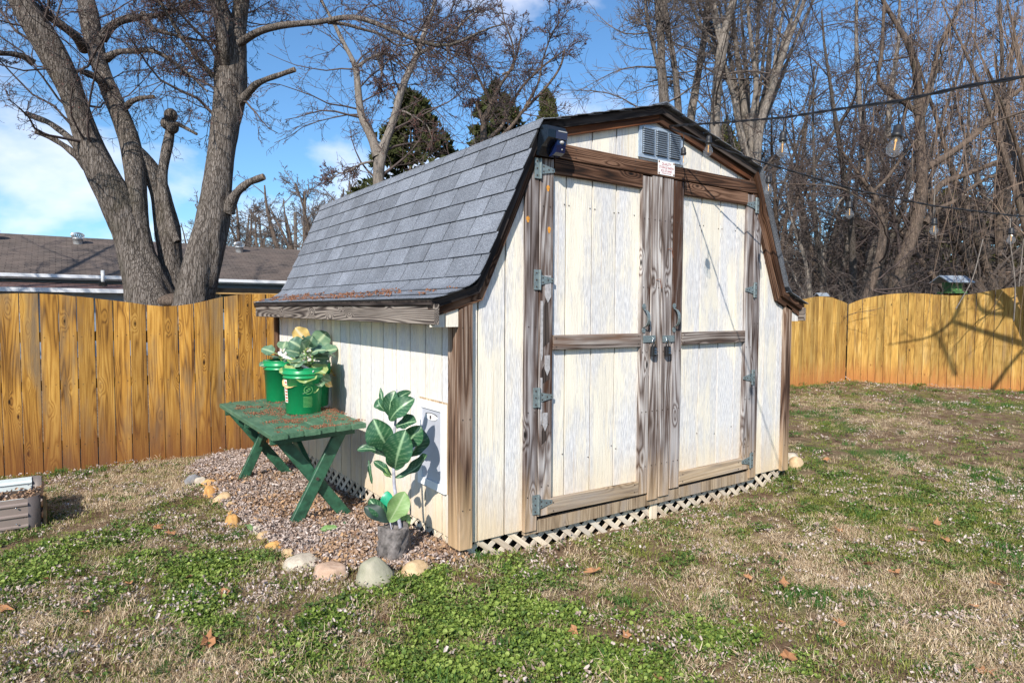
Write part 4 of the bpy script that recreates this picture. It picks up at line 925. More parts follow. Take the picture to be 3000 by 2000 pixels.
# the same scales lying on the low flare of the shed roof
nr = 260; ry = rng.uniform(YR0+.03, 3.65, nr); rs = .02+.22*rng.beta(1.1, 2.2, nr); RP = []
side = 1
for a_, b_ in zip(rs, ry): p, d = walk(profL, a_); RP.append((p[0]-d[1]*.012, b_, p[1]+d[0]*.012))
keep = fbm(ry*5, rs*5, 88) > .40; RP = np.array(RP)[keep]
scatter('fallen_buds', 'reddish brown fallen bud scales on the low edge of the shed roof', None, [leaves(5, .018, .009, .006, M['budlitter'], s+420, 4, .5, 1.4, 1.2) for s in range(3)], RP, rng.uniform(0, 6, len(RP)), rng.uniform(.8, 1.8, len(RP)), .2, 'bud litter')

# ------------------------------------------------------------------ buckets of collards
M['bucket'] = plain('bright_green_bucket_plastic', (.006, .245, .085), .32, var=.06)
M['bucket_print'] = plain('faded_yellow_print', (.12, .33, .10), .5)
M['soil'] = plain('dark_potting_soil', (.05, .032, .022), 1., bump=.5)
M['white_tube'] = plain('white_pvc', (.78, .78, .78), .3, var=.03)
M['label_w'] = plain('white_label', (.72, .68, .62), .6); M['label_r'] = plain('red_brown_label', (.42, .09, .04), .6)
def bucket(px, py, lab, turn, label_strip=False, printed=True):
    P = on(px, py, 2, TZ+TT*.6); t = thing('bucket', lab, 'bucket', (P[0], P[1], TZ+TT*.6), turn, 'green buckets on the table')
    H, rb, rt = .335, .122, .140
    prof = [(rb-.006, 0), (rb, .004), (rt-.004, H-.075), (rt+.002, H-.075), (rt+.002, H-.068), (rt-.001, H-.066), (rt, H-.048), (rt+.007, H-.046), (rt+.007, H-.038), (rt+.001, H-.036), (rt+.003, H-.006), (rt+.006, H), (rt, H), (rt-.004, H-.04)]
    obj('shell', MB().lathe(prof, 40).add([(rb*math.cos(a), rb*math.sin(a), .003) for a in np.linspace(0, 2*math.pi, 25)[:-1]], [tuple(range(24))]).mesh('shell', M['bucket'], True), t)
    obj('soil', MB().lathe([(.0, H-.02), (rt*.6, H-.028), (rt-.004, H-.036)], 24).mesh('soil', M['soil'], True), t)
    def patch_on(nm, a0, a1, z0, z1, mat, e=.0012):
        n_ = 6; V = []; 
        for i in range(n_+1):
            a = a0+(a1-a0)*i/n_
            for z in (z0, z1): r_ = rb+(rt-.004-rb)*(z-.004)/(H-.079)+e; V.append((r_*math.cos(a), r_*math.sin(a), z))
        return obj(nm, mesh_of(nm, V, [(2*i, 2*i+2, 2*i+3, 2*i+1) for i in range(n_)], mat), t)
    if printed: # printed panel: a framed text block, a round emblem and ruled lines
        f0 = -math.pi/2-.02
        lines = MB()
        def arc(a0, a1, z, hh):
            n_ = 5; V = []
            for i in range(n_+1):
                a = a0+(a1-a0)*i/n_
                for zz in (z, z+hh): r_ = rb+(rt-.004-rb)*(zz-.004)/(H-.079)+.0009; V.append((r_*math.cos(a), r_*math.sin(a), zz))
            lines.add(V, [(2*i, 2*i+2, 2*i+3, 2*i+1) for i in range(n_)])
        for z in (.236, .226, .216): arc(f0-.28, f0+.28*random.uniform(.7, 1), z, .0035)
        for z in np.arange(.055, .135, .009): arc(f0-.28, f0+.28*random.uniform(.75, 1), z, .0028)
        for k in range(16):
            a, b_ = 2*math.pi*k/16, 2*math.pi*(k+1)/16
            pts = []
            for q in (a, b_):
                for R_ in (.026, .030):
                    an = f0+R_*math.cos(q)/rb; z = .178+R_*math.sin(q); r_ = rb+(rt-.004-rb)*(z-.004)/(H-.079)+.0009; pts.append((r_*math.cos(an), r_*math.sin(an), z))
            lines.add(pts, [(0, 1, 3, 2)])
        for dx, dz, ww in ((-.010, -.004, .10), (.004, .006, .14), (-.004, -.014, .12)): arc(f0+dx/rb-ww/2, f0+dx/rb+ww/2, .178+dz, .006)
        obj('print', lines.mesh('print', M['bucket_print']), t)
    if label_strip:
        patch_on('label', math.pi+.0, math.pi+.32, .085, .25, M['label_w']); 
        for z in np.arange(.092, .245, .022): patch_on('label_mark', math.pi+.10, math.pi+.3, z, z+.012, M['label_r'], .002)
    # wire handle lying against the side
    hp = [(-(rt+.008)*math.cos(a), -.03-(rt+.03)*math.sin(a)*.98, H-.06+.05*math.sin(a)) for a in np.linspace(.15, math.pi-.15, 13)]
    return t, (P[0], P[1], TZ+H)
bA, pA = bucket(889, 1207, 'nearest green bucket on the table, pale label down its left side, leafy collards in it', .0, True)
bB, pB = bucket(826, 1171, 'green bucket at the back left of the table with small drooping leaves', .15)
bC, pC = bucket(915, 1187, 'green bucket half hidden behind the nearest one, close to the shed wall', .4, False, False)
def collard(P, lab, specs, stem_h):
    t = thing('collard_plant', lab, 'plant', tuple(P))
    st = [(0, 0, -.05), (.005, .0, stem_h*.5), (-.004, .003, stem_h)]
    obj('stem', MB().tube(st, [.011, .009, .006], 8).mesh('stem', M['fig_pale'], True), t)
    for (ang, el, dist, z, L, wd, mt, cl) in specs:
        a = math.radians(ang); e = math.radians(el); d = Vector((math.cos(a)*math.cos(e), math.sin(a)*math.cos(e), math.sin(e)))
        b0 = Vector((0, 0, z)); b1 = b0+d*dist; tip = b1+(d+Vector((0, 0, -.25))).normalized()*L
        lf_ = obj('leaf', leaf_mesh('leaf', b1, tip, wd, (.8*math.cos(a)-.15, .8*math.sin(a)-.35, .75), cl, .12, M[mt], .05, 'round', 10, 8, 5), t)
        obj('leaf_stalk', MB().tube([b0, b0.lerp(b1, .5)+Vector((0, 0, .01)), b1+(tip-b1)*.25], [.004, .0035, .002], 5).mesh('leaf_stalk', M['collard_light']), lf_)
    return t
rr = random.Random(5)
spA = []
for k in range(20):
    lev = k/19; mt = 'collard' if lev > .45 else rr.choice(['collard', 'collard_light', 'collard_yellow', 'collard_light'])
    spA.append((k*137.5+200, -32+85*lev+rr.uniform(-8, 8), .075*(1-.5*lev), .03+.13*lev, .14-.04*lev, .17-.05*lev, mt, -.15+.3*lev))
spA += [(-115, -45, .09, .03, .13, .135, 'collard', -.1), (-95, -62, .10, .02, .10, .10, 'collard_yellow', -.1), (-80, -50, .10, .04, .12, .11, 'collard_light', -.1), (-60, -40, .10, .06, .12, .11, 'collard', -.1), (-20, -35, .12, .05, .13, .13, 'collard_yellow', -.1), (10, 5, .10, .12, .15, .09, 'collard', .1), (-130, -5, .08, .1, .12, .12, 'collard', .1)]
collard((pA[0]+.02, pA[1], pA[2]-.03), 'leafy blue green collard with yellowing lower leaves in the nearest bucket', spA, .19)
collard((pC[0], pC[1], pC[2]-.03), 'collard with broad green leaves rising from the bucket by the wall', [(k*137.5, -15+75*k/9, .07, .02+.13*k/9, .14, .155, 'collard' if k % 3 else 'collard_yellow', .0) for k in range(10)], .2)
collard((pB[0], pB[1], pB[2]-.03), 'sparse collard with a pale leaf hanging over the rim of the back bucket', [(k*137.5+40, -5+50*k/8, .07, .01+.07*k/8, .11, .12, 'collard', .05) for k in range(9)]+[(-95, -50, .09, .03, .12, .105, 'collard_light', -.1)], .08)
t = thing('white_tube', 'white plastic tube leaning across the rim of the nearest bucket', 'tube', (pA[0]-.12, pA[1]-.02, pA[2]+.07))
obj('tube_wall', MB().tube([(-.04, .06, .045), (.155, -.115, -.085)], .0105, 10).tube([(-.04, .06, .045), (-.015, .075, .05)], .0105, 10).mesh('tube_wall', M['white_tube'], True), t)
t = thing('white_tube', 'second white plastic tube standing up between the buckets', 'tube', (pB[0]+.10, pB[1]-.10, pB[2]-.02))
obj('tube_wall', MB().tube([(0, .0, -.05), (.10, .05, .12)], .0105, 10).tube([(.05, .0, .085), (.09, .0, .092)], .024, 10).mesh('tube_wall', M['white_tube'], True), t)

# ------------------------------------------------------------------ fiddle-leaf fig leaning at the wall
PB = G(1172, 1648); PB = np.array([PB[0]+.0, PB[1]+.085, PB[2]])
M['bag'] = plain('grey_root_ball_bark', (.135, .12, .115), .8, var=.75, scale=22, bump=.9)
fig = thing('fiddle_leaf_plant', 'glossy broad-leaved plant on a grey stem in a stump-like pot by the pet door', 'plant', tuple(PB))
ro = MB(); V = []; NN, MM = 26, 9
for i in range(MM+1):
    z = -.02+.205*i/MM
    for j in range(NN):
        a = 2*math.pi*j/NN; r_ = .083*(1.08-.20*abs(i/MM-.35))*(1+.09*math.sin(3*a+i*.5)+.05*math.sin(7*a-i))+.008*math.sin(11*a+i*2); V.append((r_*math.cos(a), r_*math.sin(a)*.9, z+.012*math.sin(2*a+1)*(i/MM)))
F = [(i*NN+j, i*NN+(j+1) % NN, (i+1)*NN+(j+1) % NN, (i+1)*NN+j) for i in range(MM) for j in range(NN)]
k = len(V); V += [(.05*math.cos(2*math.pi*j/NN), .045*math.sin(2*math.pi*j/NN), .165+.008*math.sin(j*2)) for j in range(NN)]+[(0, 0, .15)]
F += [(MM*NN+j, MM*NN+(j+1) % NN, k+(j+1) % NN, k+j) for j in range(NN)]+[(k+j, k+(j+1) % NN, k+NN) for j in range(NN)]
obj('pot', mesh_of('pot', V, F, M['bag'], True), fig)
ZF = float((PB-CAM)@Fv)
def fp(px, py, dz=0.): return Vector(dep(px, py, ZF+dz)-PB)
M['fig_stem'] = plain('pale_grey_stem', (.34, .34, .40), .8, var=.3, scale=40, bump=.4)
obj('stem', MB().tube([fp(1180, 1575), fp(1168, 1520), fp(1160, 1460), fp(1155, 1420), fp(1153, 1370), fp(1152, 1300, .02), fp(1160, 1220, .02), fp(1162, 1140, .02)], [.011, .0105, .010, .0095, .009, .008, .006, .004], 10).mesh('stem', M['fig_stem'], True), fig)
vd_ = Vector(-Fv)
def fl_leaf(b, t_, wd, up=(0, 0, 0), mt='fig_leaf', curl=.12, fold=.22, sh='fig', tw=0.):
    wd *= .95; t_ = b+(t_-b)*1.08; fold *= 1.7; curl *= 1.4; upv = vd_+Vector(up); obj('leaf', leaf_mesh('leaf', b, t_, wd, upv, curl, fold, M[mt], .032, sh, 34, 14, 7, tw), fig)
fl_leaf(fp(1140, 1222), fp(1157, 1150, -.02), .095, (-.3, 0, .3))
fl_leaf(fp(1142, 1232, -.02), fp(1210, 1172, -.06), .125, (.2, 0, .5), curl=.18)
fl_leaf(fp(1160, 1250, -.03), fp(1216, 1235, -.08), .11, (.1, 0, .9), curl=.05)
fl_leaf(fp(1130, 1205), fp(1110, 1170, .02), .07, (-.7, 0, .4), curl=.25)
fl_leaf(fp(1150, 1190, .04), fp(1200, 1150, .06), .06, (.2, .2, .3), curl=.3)
fl_leaf(fp(1125, 1190, .0), fp(1116, 1140, .03), .03, (-.2, 0, 0), sh='round', curl=.05)
fl_leaf(fp(1143, 1316, -.03), fp(1098, 1232, -.09), .175, (-.25, 0, .55), curl=.16, fold=.3)
fl_leaf(fp(1157, 1374, -.05), fp(1187, 1266, -.12), .185, (.1, 0, .35), curl=.14, fold=.3)
fl_leaf(fp(1185, 1310, -.01), fp(1228, 1250, -.03), .135, (.45, 0, .35), curl=.1, fold=.45)
fl_leaf(fp(1195, 1340, .03), fp(1234, 1262, .04), .11, (.9, 0, .1), curl=.1, fold=.5)
fl_leaf(fp(1138, 1345, .0), fp(1052, 1320, -.04), .075, (-.1, 0, 1.4), curl=.2, fold=.25)
fl_leaf(fp(1140, 1325, .02), fp(1092, 1312, .02), .065, (-.1, 0, .8), curl=.15)
fl_leaf(fp(1147, 1392, .0), fp(1098, 1354, -.02), .055, (0, 0, .9), curl=.1)
fl_leaf(fp(1160, 1400, -.02), fp(1243, 1336, -.05), .085, (-.2, 0, 1.1), curl=-.14, fold=.35)
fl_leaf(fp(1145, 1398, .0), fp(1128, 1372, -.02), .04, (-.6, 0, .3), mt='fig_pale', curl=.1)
fl_leaf(fp(1080, 1345, .03), fp(1090, 1412, .03), .022, (0, 0, 0), sh='round', curl=.05)
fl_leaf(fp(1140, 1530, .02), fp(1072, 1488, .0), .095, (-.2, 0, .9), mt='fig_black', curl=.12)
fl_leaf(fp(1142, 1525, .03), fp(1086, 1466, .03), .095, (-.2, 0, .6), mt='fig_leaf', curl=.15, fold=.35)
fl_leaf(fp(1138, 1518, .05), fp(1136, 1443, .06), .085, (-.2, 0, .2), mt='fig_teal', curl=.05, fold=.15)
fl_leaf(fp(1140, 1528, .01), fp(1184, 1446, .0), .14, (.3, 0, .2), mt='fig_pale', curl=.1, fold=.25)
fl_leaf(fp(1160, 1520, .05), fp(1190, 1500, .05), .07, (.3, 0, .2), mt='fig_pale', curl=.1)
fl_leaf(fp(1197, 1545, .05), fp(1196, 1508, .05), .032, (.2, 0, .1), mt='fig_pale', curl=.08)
obj('side_shoot', MB().tube([fp(1150, 1560), fp(1143, 1530)], .004, 6).mesh('side_shoot', M['fig_stem']), fig)
for px, py, ln, rz, mt, lab in ((957, 1556, .135, -.35, 'fig_pale', 'large pale green leaf fallen on the bed beside the near table leg'), (727, 1549, .10, 1.7, 'fig_pale', 'wilted pale green leaf lying between the edging stones'), (1010, 1535, .05, .5, 'fig_leaf', 'small green leaf scrap lying at the foot of the crossed table leg')):
    P = G(px, py, .02); o = obj('fallen_leaf', leaf_mesh('fallen_leaf', (-ln/2, 0, .004), (ln/2, 0, .012), ln*.52, (0, 0, 1), .10, .15, M[mt], .03, 'fig', 12, 8, 6), None, lab, 'leaf', None, None, tuple(P), (.25, -.1, rz))

# ------------------------------------------------------------------ edging stones
stone_cols = {'sage': ((.16, .155, .11), (.28, .27, .20), (.36, .33, .26)), 'tan': ((.30, .19, .10), (.46, .32, .18), (.56, .43, .28)), 'pink': ((.26, .17, .13), (.42, .29, .21), (.52, .40, .33)),
              'pale': ((.28, .23, .18), (.42, .37, .30), (.55, .50, .43)), 'rust': ((.28, .13, .045), (.50, .27, .09), (.60, .42, .22)), 'dark': ((.09, .09, .10), (.18, .18, .19), (.30, .29, .28))}
def stone_mat(k):
    m, nt, b = newmat(k+'_fieldstone'); v, r, o = objco(nt); n = noise(nt, v, 9, 5, .65, .6); n2 = noise(nt, v, 55, 3, .7); cs = stone_cols[k]
    c = ramp(nt, mth(nt, 'ADD', mth(nt, 'MULTIPLY', n, .8), mth(nt, 'MULTIPLY', n2, .2)), [(.32, cs[0]), (.5, cs[1]), (.68, cs[2])]); setb(nt, b, c, .85, mth(nt, 'ADD', n, mth(nt, 'MULTIPLY', n2, .4)), .5, .012, **{'Specular IOR Level': .3}); return m
for k in stone_cols: M['stone_'+k] = stone_mat(k)
def stone(px, py, wpx, hpx, kind, lab, grp=True, seed=0):
    P = G(px, py+hpx*.30); Z = float((P-CAM)@Fv); w_ = wpx*Z/FPX; h_ = hpx*Z/FPX; r = random.Random(seed*31+int(px)); bm = bmesh.new(); bmesh.ops.create_icosphere(bm, subdivisions=4, radius=1.)
    f1, f2, p1, p2 = r.uniform(1.5, 2.6), r.uniform(2., 4.), r.uniform(0, 6), r.uniform(0, 6); cut = Vector((r.uniform(-1, 1), r.uniform(-1, 0), r.uniform(.2, 1))).normalized(); cd_ = r.uniform(.62, .85)
    for v in bm.verts:
        q = v.co.copy(); s = 1+.10*math.sin(f1*q.x+p1)*math.cos(f1*q.y+p2)+.05*math.sin(f2*q.z*2+p1)+.04*math.sin(7*q.x+5*q.y+p2)
        q *= s; dd = q.dot(cut)
        if dd > cd_: q -= cut*(dd-cd_)*.8
        v.co = (q.x*w_/2, q.y*w_*.40, q.z*h_*.62)
    me = bpy.data.meshes.new('stone'); bm.to_mesh(me); bm.free(); me.materials.append(M['stone_'+kind]); me.polygons.foreach_set('use_smooth', [True]*len(me.polygons))
    o = obj('stone', me, None, lab, 'stone', 'stones edging the bed' if grp else None, None, (P[0], P[1], P[2]+h_*.06), (r.uniform(-.12, .12), r.uniform(-.1, .1), -YAW+r.uniform(-.35, .35))); return o
SL = ['large grey green boulder left of the stump-like pot, biggest stone of the edging', 'smooth tan stone in front of the stump-like pot', 'broad pinkish brown stone left of the big grey green boulder', 'long flat pale stone, half sunken, at the bend of the edging',
 'small tan stone just beyond the long flat pale one', 'flat rust coloured stone level with the near table foot', 'small rounded tan stone beside the pale buried one', 'pale buried stone next to the wilted leaf', 'blocky orange stone standing up nearest the wilted leaf',
 'low rust coloured stone just behind the blocky orange one', 'thin tan stone behind the low rust coloured one', 'largest oval tan stone in the far part of the edging', 'bright rust coloured stone behind the oval tan one', 'short rusty stone tucked against the pale one at the far end',
 'pale tan stone beside the dark one at the far end', 'dark grey stone at the far end of the edging']
for i, (s_, lab) in enumerate(zip(STONES, SL)): stone(*s_, lab, True, i)
stone(2333, 1352, 46, 40, 'tan', 'rounded tan stone lying at the right front corner of the shed', False, 40)
stone(2318, 1336, 50, 30, 'pale', 'pale stone behind the tan one at the right corner of the shed', False, 41)
P = G(660, 1366); o = obj('flat_stone', MB().lathe([(0, .012), (.09, .013), (.12, .008), (.13, -.01)], 14).mesh('flat_stone', M['stone_dark'], True), None, 'dark flat stone lying in the straw near the far end of the bed', 'stone', None, None, tuple(P), (0, 0, 0), (1.0, .8, 1))
M['green_edge'] = plain('dark_green_metal', (.01, .06, .045), .4)
P = on(2330, 1165, 1, 2.3)
# ------------------------------------------------------------------ raised bed
M['taupe'] = plain('taupe_painted_steel', (.24, .19, .17), .45, .1, .08, 6); M['pale_steel'] = plain('pale_inner_steel', (.62, .68, .68), .4, .1, .10, 8); M['taupe_dark'] = plain('brown_corner_steel', (.115, .095, .09), .5, .1, .08, 6)
bz = float(gz(-2, 2.5)); Pc = G(84, 1553)
rb_ = thing('raised_garden_bed', 'taupe corrugated metal raised bed filled with soil and leaves, at the foot of the fence', 'garden bed', (float(Pc[0]), float(Pc[1]), float(Pc[2])))
BH = .215; BX = 1.35; BY = .66; r_ = .065
def corr(x0, x1, y, face, mat, nm, inner=False):
    mb = MB(); prof = []
    n_ = 24
    for k in range(n_+1):
        z = BH*k/n_; ph = (z/BH*3) % 1.; d = .010*(1 if .25 < ph < .6 else 0); prof.append((y+(-d if face == 'f' else d), z))
    V = [(x0, a, z) for a, z in prof]+[(x1, a, z) for a, z in prof]; k = len(prof)
    return obj(nm, mesh_of(nm, V, [(i, i+k, i+k+1, i+1) for i in range(k-1)], mat), rb_)
corr(-BX, -.0, 0., 'f', M['taupe'], 'front_panel'); corr(-BX, -.02, .012, 'f', M['pale_steel'], 'inner_front_panel')
corr(-BX, 0., BY, 'b', M['taupe'], 'back_panel'); corr(-BX, -.0, BY-.012, 'f', M['pale_steel'], 'inner_back_panel')
def corner(cx, cy, a0, a1, nm):
    V = []; n_ = 8
    for i in range(n_+1):
        a = a0+(a1-a0)*i/n_
        for R in (r_, r_-.006): V += [(cx+R*math.cos(a), cy+R*math.sin(a), -.02), (cx+R*math.cos(a), cy+R*math.sin(a), BH+.003)]
    F = []
    for i in range(n_): k = 4*i; F += [(k, k+4, k+5, k+1), (k+2, k+3, k+7, k+6), (k+1, k+5, k+7, k+3)]
    obj(nm, mesh_of(nm, V, F, M['taupe_dark'], True), rb_)
corner(0, r_, -math.pi/2, 0, 'corner_post'); corner(0, BY-r_, 0, math.pi/2, 'corner_post')
for x_, y_ in ((-.06, -.0125), (-.02, BY-.028)):
    for z in (.055, .16): obj('bolt', MB().ball((x_, y_, z), (.006, .005), 8, 4).mesh('bolt', M['chrome'], True), rb_)
mb = MB(); V = []
for k in range(25):
    z = BH*k/24; ph = (z/BH*3) % 1.; d = .010*(1 if .25 < ph < .6 else 0); V.append((r_+d, z))
VV = [(a, r_+.0, z) for a, z in V]+[(a, BY-r_, z) for a, z in V]
obj('side_panel', mesh_of('side_panel', VV, [(i, i+25, i+26, i+1) for i in range(24)], M['taupe']), rb_)
obj('side_stake', None, rb_) if False else board('side_stake', rb_, M['stake'], (r_+.022, .10, -.03), (r_+.022, .12, BH-.01), .09, .018, (1, 0, 0))
sx_, sy_ = np.meshgrid(np.linspace(-BX, r_-.008, 46), np.linspace(.015, BY-.015, 24), indexing='ij'); sz_ = .125+.03*(fbm(sx_*9, sy_*9, 12)-.5)+.0*sx_
V = np.stack([sx_, sy_, sz_], -1).reshape(-1, 3); ii = np.arange(46*24).reshape(46, 24); F = np.stack([ii[:-1, :-1], ii[1:, :-1], ii[1:, 1:], ii[:-1, 1:]], -1).reshape(-1, 4)
obj('soil', mesh_of('soil', V, F, M['soil'], True), rb_)
nn = 330; lx, ly = rng.uniform(-BX+.05, .02, nn), rng.uniform(.03, BY-.03, nn)
scatter('bed_leaves', 'brown dead leaves lying on the soil of the raised bed', None, [leaves(6, .05, .022, .02, M['mulch'], s+500, 5, .4, 1.5, 1.) for s in range(3)]+[leaves(4, .05, .022, .02, M['litter'], 510, 5, .4, 1.5, 1.)],
        np.stack([Pc[0]+lx, Pc[1]+ly, np.full(nn, Pc[2]+.125)], -1), rng.uniform(0, 6, nn), rng.uniform(.7, 1.2, nn), .3, 'leaf litter')
# ------------------------------------------------------------------ single dead leaves one can point at
for i, (px, py, s_) in enumerate([(1738, 1674, .062), (610, 1873, .065), (375, 1705, .03), (250, 1790, .03), (655, 1735, .045), (140, 1695, .03), (2293, 1708, .055), (2455, 1550, .05), (2545, 1652, .055), (2622, 1676, .055), (2712, 1584, .045), (2770, 1580, .04), (2745, 1530, .05), (2853, 1773, .03), (2310, 1925, .06),
  (2425, 1345, .05), (2455, 1822, .04), (2672, 1553, .035), (2290, 1820, .03), (1835, 1860, .035), (460, 1545, .045), (500, 1560, .04), (8, 1780, .05), (2885, 1965, .05), (2915, 1710, .035), (1680, 1845, .035), (550, 1690, .035), (1930, 1985, .03), (2190, 1690, .035), (2720, 1480, .04)]):
    P = G(px, py, .022); rr = random.Random(i); V = [(0, 0, 0)]; n_ = 11
    for j in range(n_): a = 2*math.pi*j/n_; q = s_*(.62+.38*math.cos(5*a)*.7+rr.uniform(-.08, .08)); V.append((q*math.cos(a)*1.2, q*math.sin(a)*.8, rr.uniform(-.1, .35)*s_))
    big_ = {0: 'curled orange brown leaf lying on the grass in front of the left shed door', 1: 'large orange brown leaf at the lower left of the lawn', 8: 'dusky brown maple leaf lying flat on the open lawn'}.get(i)
    obj('dead_leaf', mesh_of('dead_leaf', V, [(0, j+1, (j+1) % n_+1) for j in range(n_)], M['oakleaf']), None, big_ or 'curled orange brown dead leaf lying on the lawn', 'leaf', 'dead leaves scattered on the lawn', None, tuple(P), (rr.uniform(-.4, .4), rr.uniform(-.4, .4), rr.uniform(0, 6)))
# ------------------------------------------------------------------ house beyond the back fence
def roof_mat(name, c0, c1, c2, scale=(3.2, 7.5)):
    m, nt, b = newmat(name); uv = nd(nt, 'TexCoord').outputs['Object']; br = nd(nt, 'TexBrick', None, {'Vector': mapping(nt, uv, (1, 1, 1)), 'Color1': (*c0, 1), 'Color2': (*c1, 1), 'Mortar': (*[x*.35 for x in c0], 1), 'Scale': 1., 'Mortar Size': .012, 'Brick Width': .32, 'Row Height': .14})
    n = noise(nt, uv, 1.1, 4, .6); c = mixc(nt, ramp(nt, n, [(.3, 0.), (.7, .6)]), br.outputs[0], c2); c = mixc(nt, 1., c, ramp(nt, noise(nt, uv, 30, 3, .8), [(.3, .75), (.7, 1.25)]), 'MULTIPLY')
    setb(nt, b, c, .95, br.outputs[1], .3, .01, **{'Specular IOR Level': .2}); return m
M['old_roof'] = roof_mat('old_brown_roof_shingles', (.075, .062, .056), (.115, .095, .085), (.15, .115, .10))
M['gutter'] = plain('white_gutter', (.66, .68, .72), .4, var=.06); M['blue_siding'] = plain('blue_grey_siding', (.25, .30, .37), .7, var=.08, scale=3); M['white_trim'] = plain('white_trim', (.72, .72, .70), .5, var=.05)
M['dark_glass'] = plain('dark_window_glass', (.02, .025, .03), .08); M['porch_red'] = roof_mat('reddish_porch_roof', (.10, .06, .055), (.15, .09, .08), (.12, .07, .06)); M['tan_wood'] = plain('tan_wood_beam', (.45, .27, .10), .7)
EA, RI = 21.8, 26.; ZE = 2.32
def slope_panel(name, par, corners, mat, th=.06):
    """a sloping slab whose local x,y lie in its plane, so that courses run straight"""
    a, b_, c_, d_ = [Vector(p) for p in corners]; x = (b_-a).normalized(); n = x.cross(d_-a).normalized(); y = n.cross(x)
    Mx = Matrix(((x[0], y[0], n[0], a[0]), (x[1], y[1], n[1], a[1]), (x[2], y[2], n[2], a[2]), (0, 0, 0, 1))); inv_ = Mx.inverted()
    q = [inv_ @ p for p in (a, b_, c_, d_)]; V = [tuple(p) for p in q]+[(p[0], p[1], -th) for p in q]
    o = obj(name, mesh_of(name, V, [(0, 1, 2, 3), (7, 6, 5, 4), (0, 4, 5, 1), (1, 5, 6, 2), (2, 6, 7, 3), (3, 7, 4, 0)], mat), par); o.matrix_local = Mx; return o
zr0, zr1 = float(on(0, 684, 1, RI)[2]), float(on(870, 731, 1, RI)[2])
house = thing('ranch_house', 'long low blue grey house with a brown shingled roof behind the big tree', 'house')
XL, XR = -16., 9.5
hr = slope_panel('roof', house, [(XL, EA, ZE), (XR, EA, ZE), (XR-.0, RI, zr1), (XL, RI, zr0)], M['old_roof'])
slope_panel('roof', house, [(XR, 30.5, ZE), (XL, 30.5, ZE), (XL, RI+.02, zr0), (XR, RI+.02, zr1)], M['old_roof'])
obj('wall', MB().box((XL+.4, EA+.45, -.3), (XR-.4, EA+.6, ZE-.06)).mesh('wall', M['blue_siding']), house); obj('wall', MB().extr([(EA+.6, -.3), (30, -.3), (30, 2.2), (RI, zr1-.2), (EA+.6, 2.2)], 0, XR-.6, XR-.4).mesh('wall', M['blue_siding']), house)
obj('gutter', MB().box((XL, EA-.11, ZE-.09), (XR, EA-.003, ZE+.015)).mesh('gutter', M['gutter']), house); obj('soffit', MB().box((XL, EA, ZE-.14), (XR, EA+.45, ZE-.10)).mesh('soffit', M['white_trim']), house)
# lower porch roof in front, left part
xp1 = float(on(405, 850, 1, 20.)[0])
slope_panel('porch_roof', house, [(XL, 19.9, 1.845), (xp1+.9, 19.9, 1.845), (xp1+.9, EA+.2, 2.08), (XL, EA+.2, 2.08)], M['porch_red']); obj('gutter', MB().box((XL, 19.79, 1.74), (xp1+.9, 19.897, 1.86)).mesh('gutter', M['gutter']), house)
obj('porch_wall', MB().box((XL, 20.3, -.3), (xp1+.6, 20.4, 1.74)).mesh('porch_wall', M['blue_siding']), house)
obj('window', MB().box((-.9, 20.27, .9), (1.0, 20.298, 1.50)).mesh('window', M['white_trim']), house)
for (xa, xb, za, zb, mt) in ((2.9, 4.6, 1.2, 1.95, 'dark_glass'), (4.75, 5.3, 1.0, 1.95, 'dark_glass')):
    f_ = obj('window', MB().box((xa, EA+.40, za), (xb, EA+.448, zb)).mesh('window', M['white_trim']), house); obj('pane', MB().box((xa+.07, EA+.385, za+.07), (xb-.07, EA+.398, zb-.07)).mesh('pane', M[mt]), f_)
obj('beam', MB().box((2.3, 20.6, 1.78), (5.2, 20.68, 1.83)).mesh('beam', M['tan_wood']), house); obj('awning', MB().box((2.3, 20.7, 1.84), (5.2, EA+.4, 1.99)).mesh('awning', M['dark_inside']), house)
M['turbine'] = plain('galvanised_turbine', (.50, .52, .54), .35, .5, .15, 12)
def turbine(px, py, s=.36):
    t_ = .82; yv = EA+(RI-EA)*t_; P = on(px, py, 1, yv); zz = ZE+(zr0+(zr1-zr0)*(P[0]+3.5)/10.4-ZE)*t_
    tb = obj('roof_vent', MB().lathe([(.15, -.12), (.15, .16), (.17, .16), (.17, .19), (.0, .19)], 16, (P[0], yv, zz)).mesh('roof_vent', M['turbine'], True), house)
    for k in range(20):
        a = 2*math.pi*k/20; V = []
        for i in range(7):
            u = i/6; r1 = .19*math.sin(math.pi*(.16+.66*u))+.03; an = a+.35*u
            for da, dr in ((0, 0), (.16, -.028)): V.append((P[0]+(r1+dr)*math.cos(an+da), yv+(r1+dr)*math.sin(an+da), zz+.19+.20*u))
        obj('vane', mesh_of('vane', V, [(2*i, 2*i+1, 2*i+3, 2*i+2) for i in range(6)], M['turbine']), tb)
    obj('cap', MB().lathe([(.11, .385), (.06, .41), (.0, .415)], 16, (P[0], yv, zz)).mesh('cap', M['turbine'], True), tb)
turbine(228, 700); turbine(701, 726); turbine(-22, 690)
P = on(301, 812, 1, EA-1.2); obj('vent_pipe', MB().tube([(P[0], EA-1.2, 1.95), (P[0], EA-1.2, 2.45)], .05, 10).mesh('vent_pipe', M['white_trim'], True), house); obj('pipe_boot', MB().lathe([(.13, -.02), (.07, .10), (.05, .11)], 12, (P[0], EA-1.2, 1.985)).mesh('pipe_boot', M['dark_inside']), house)
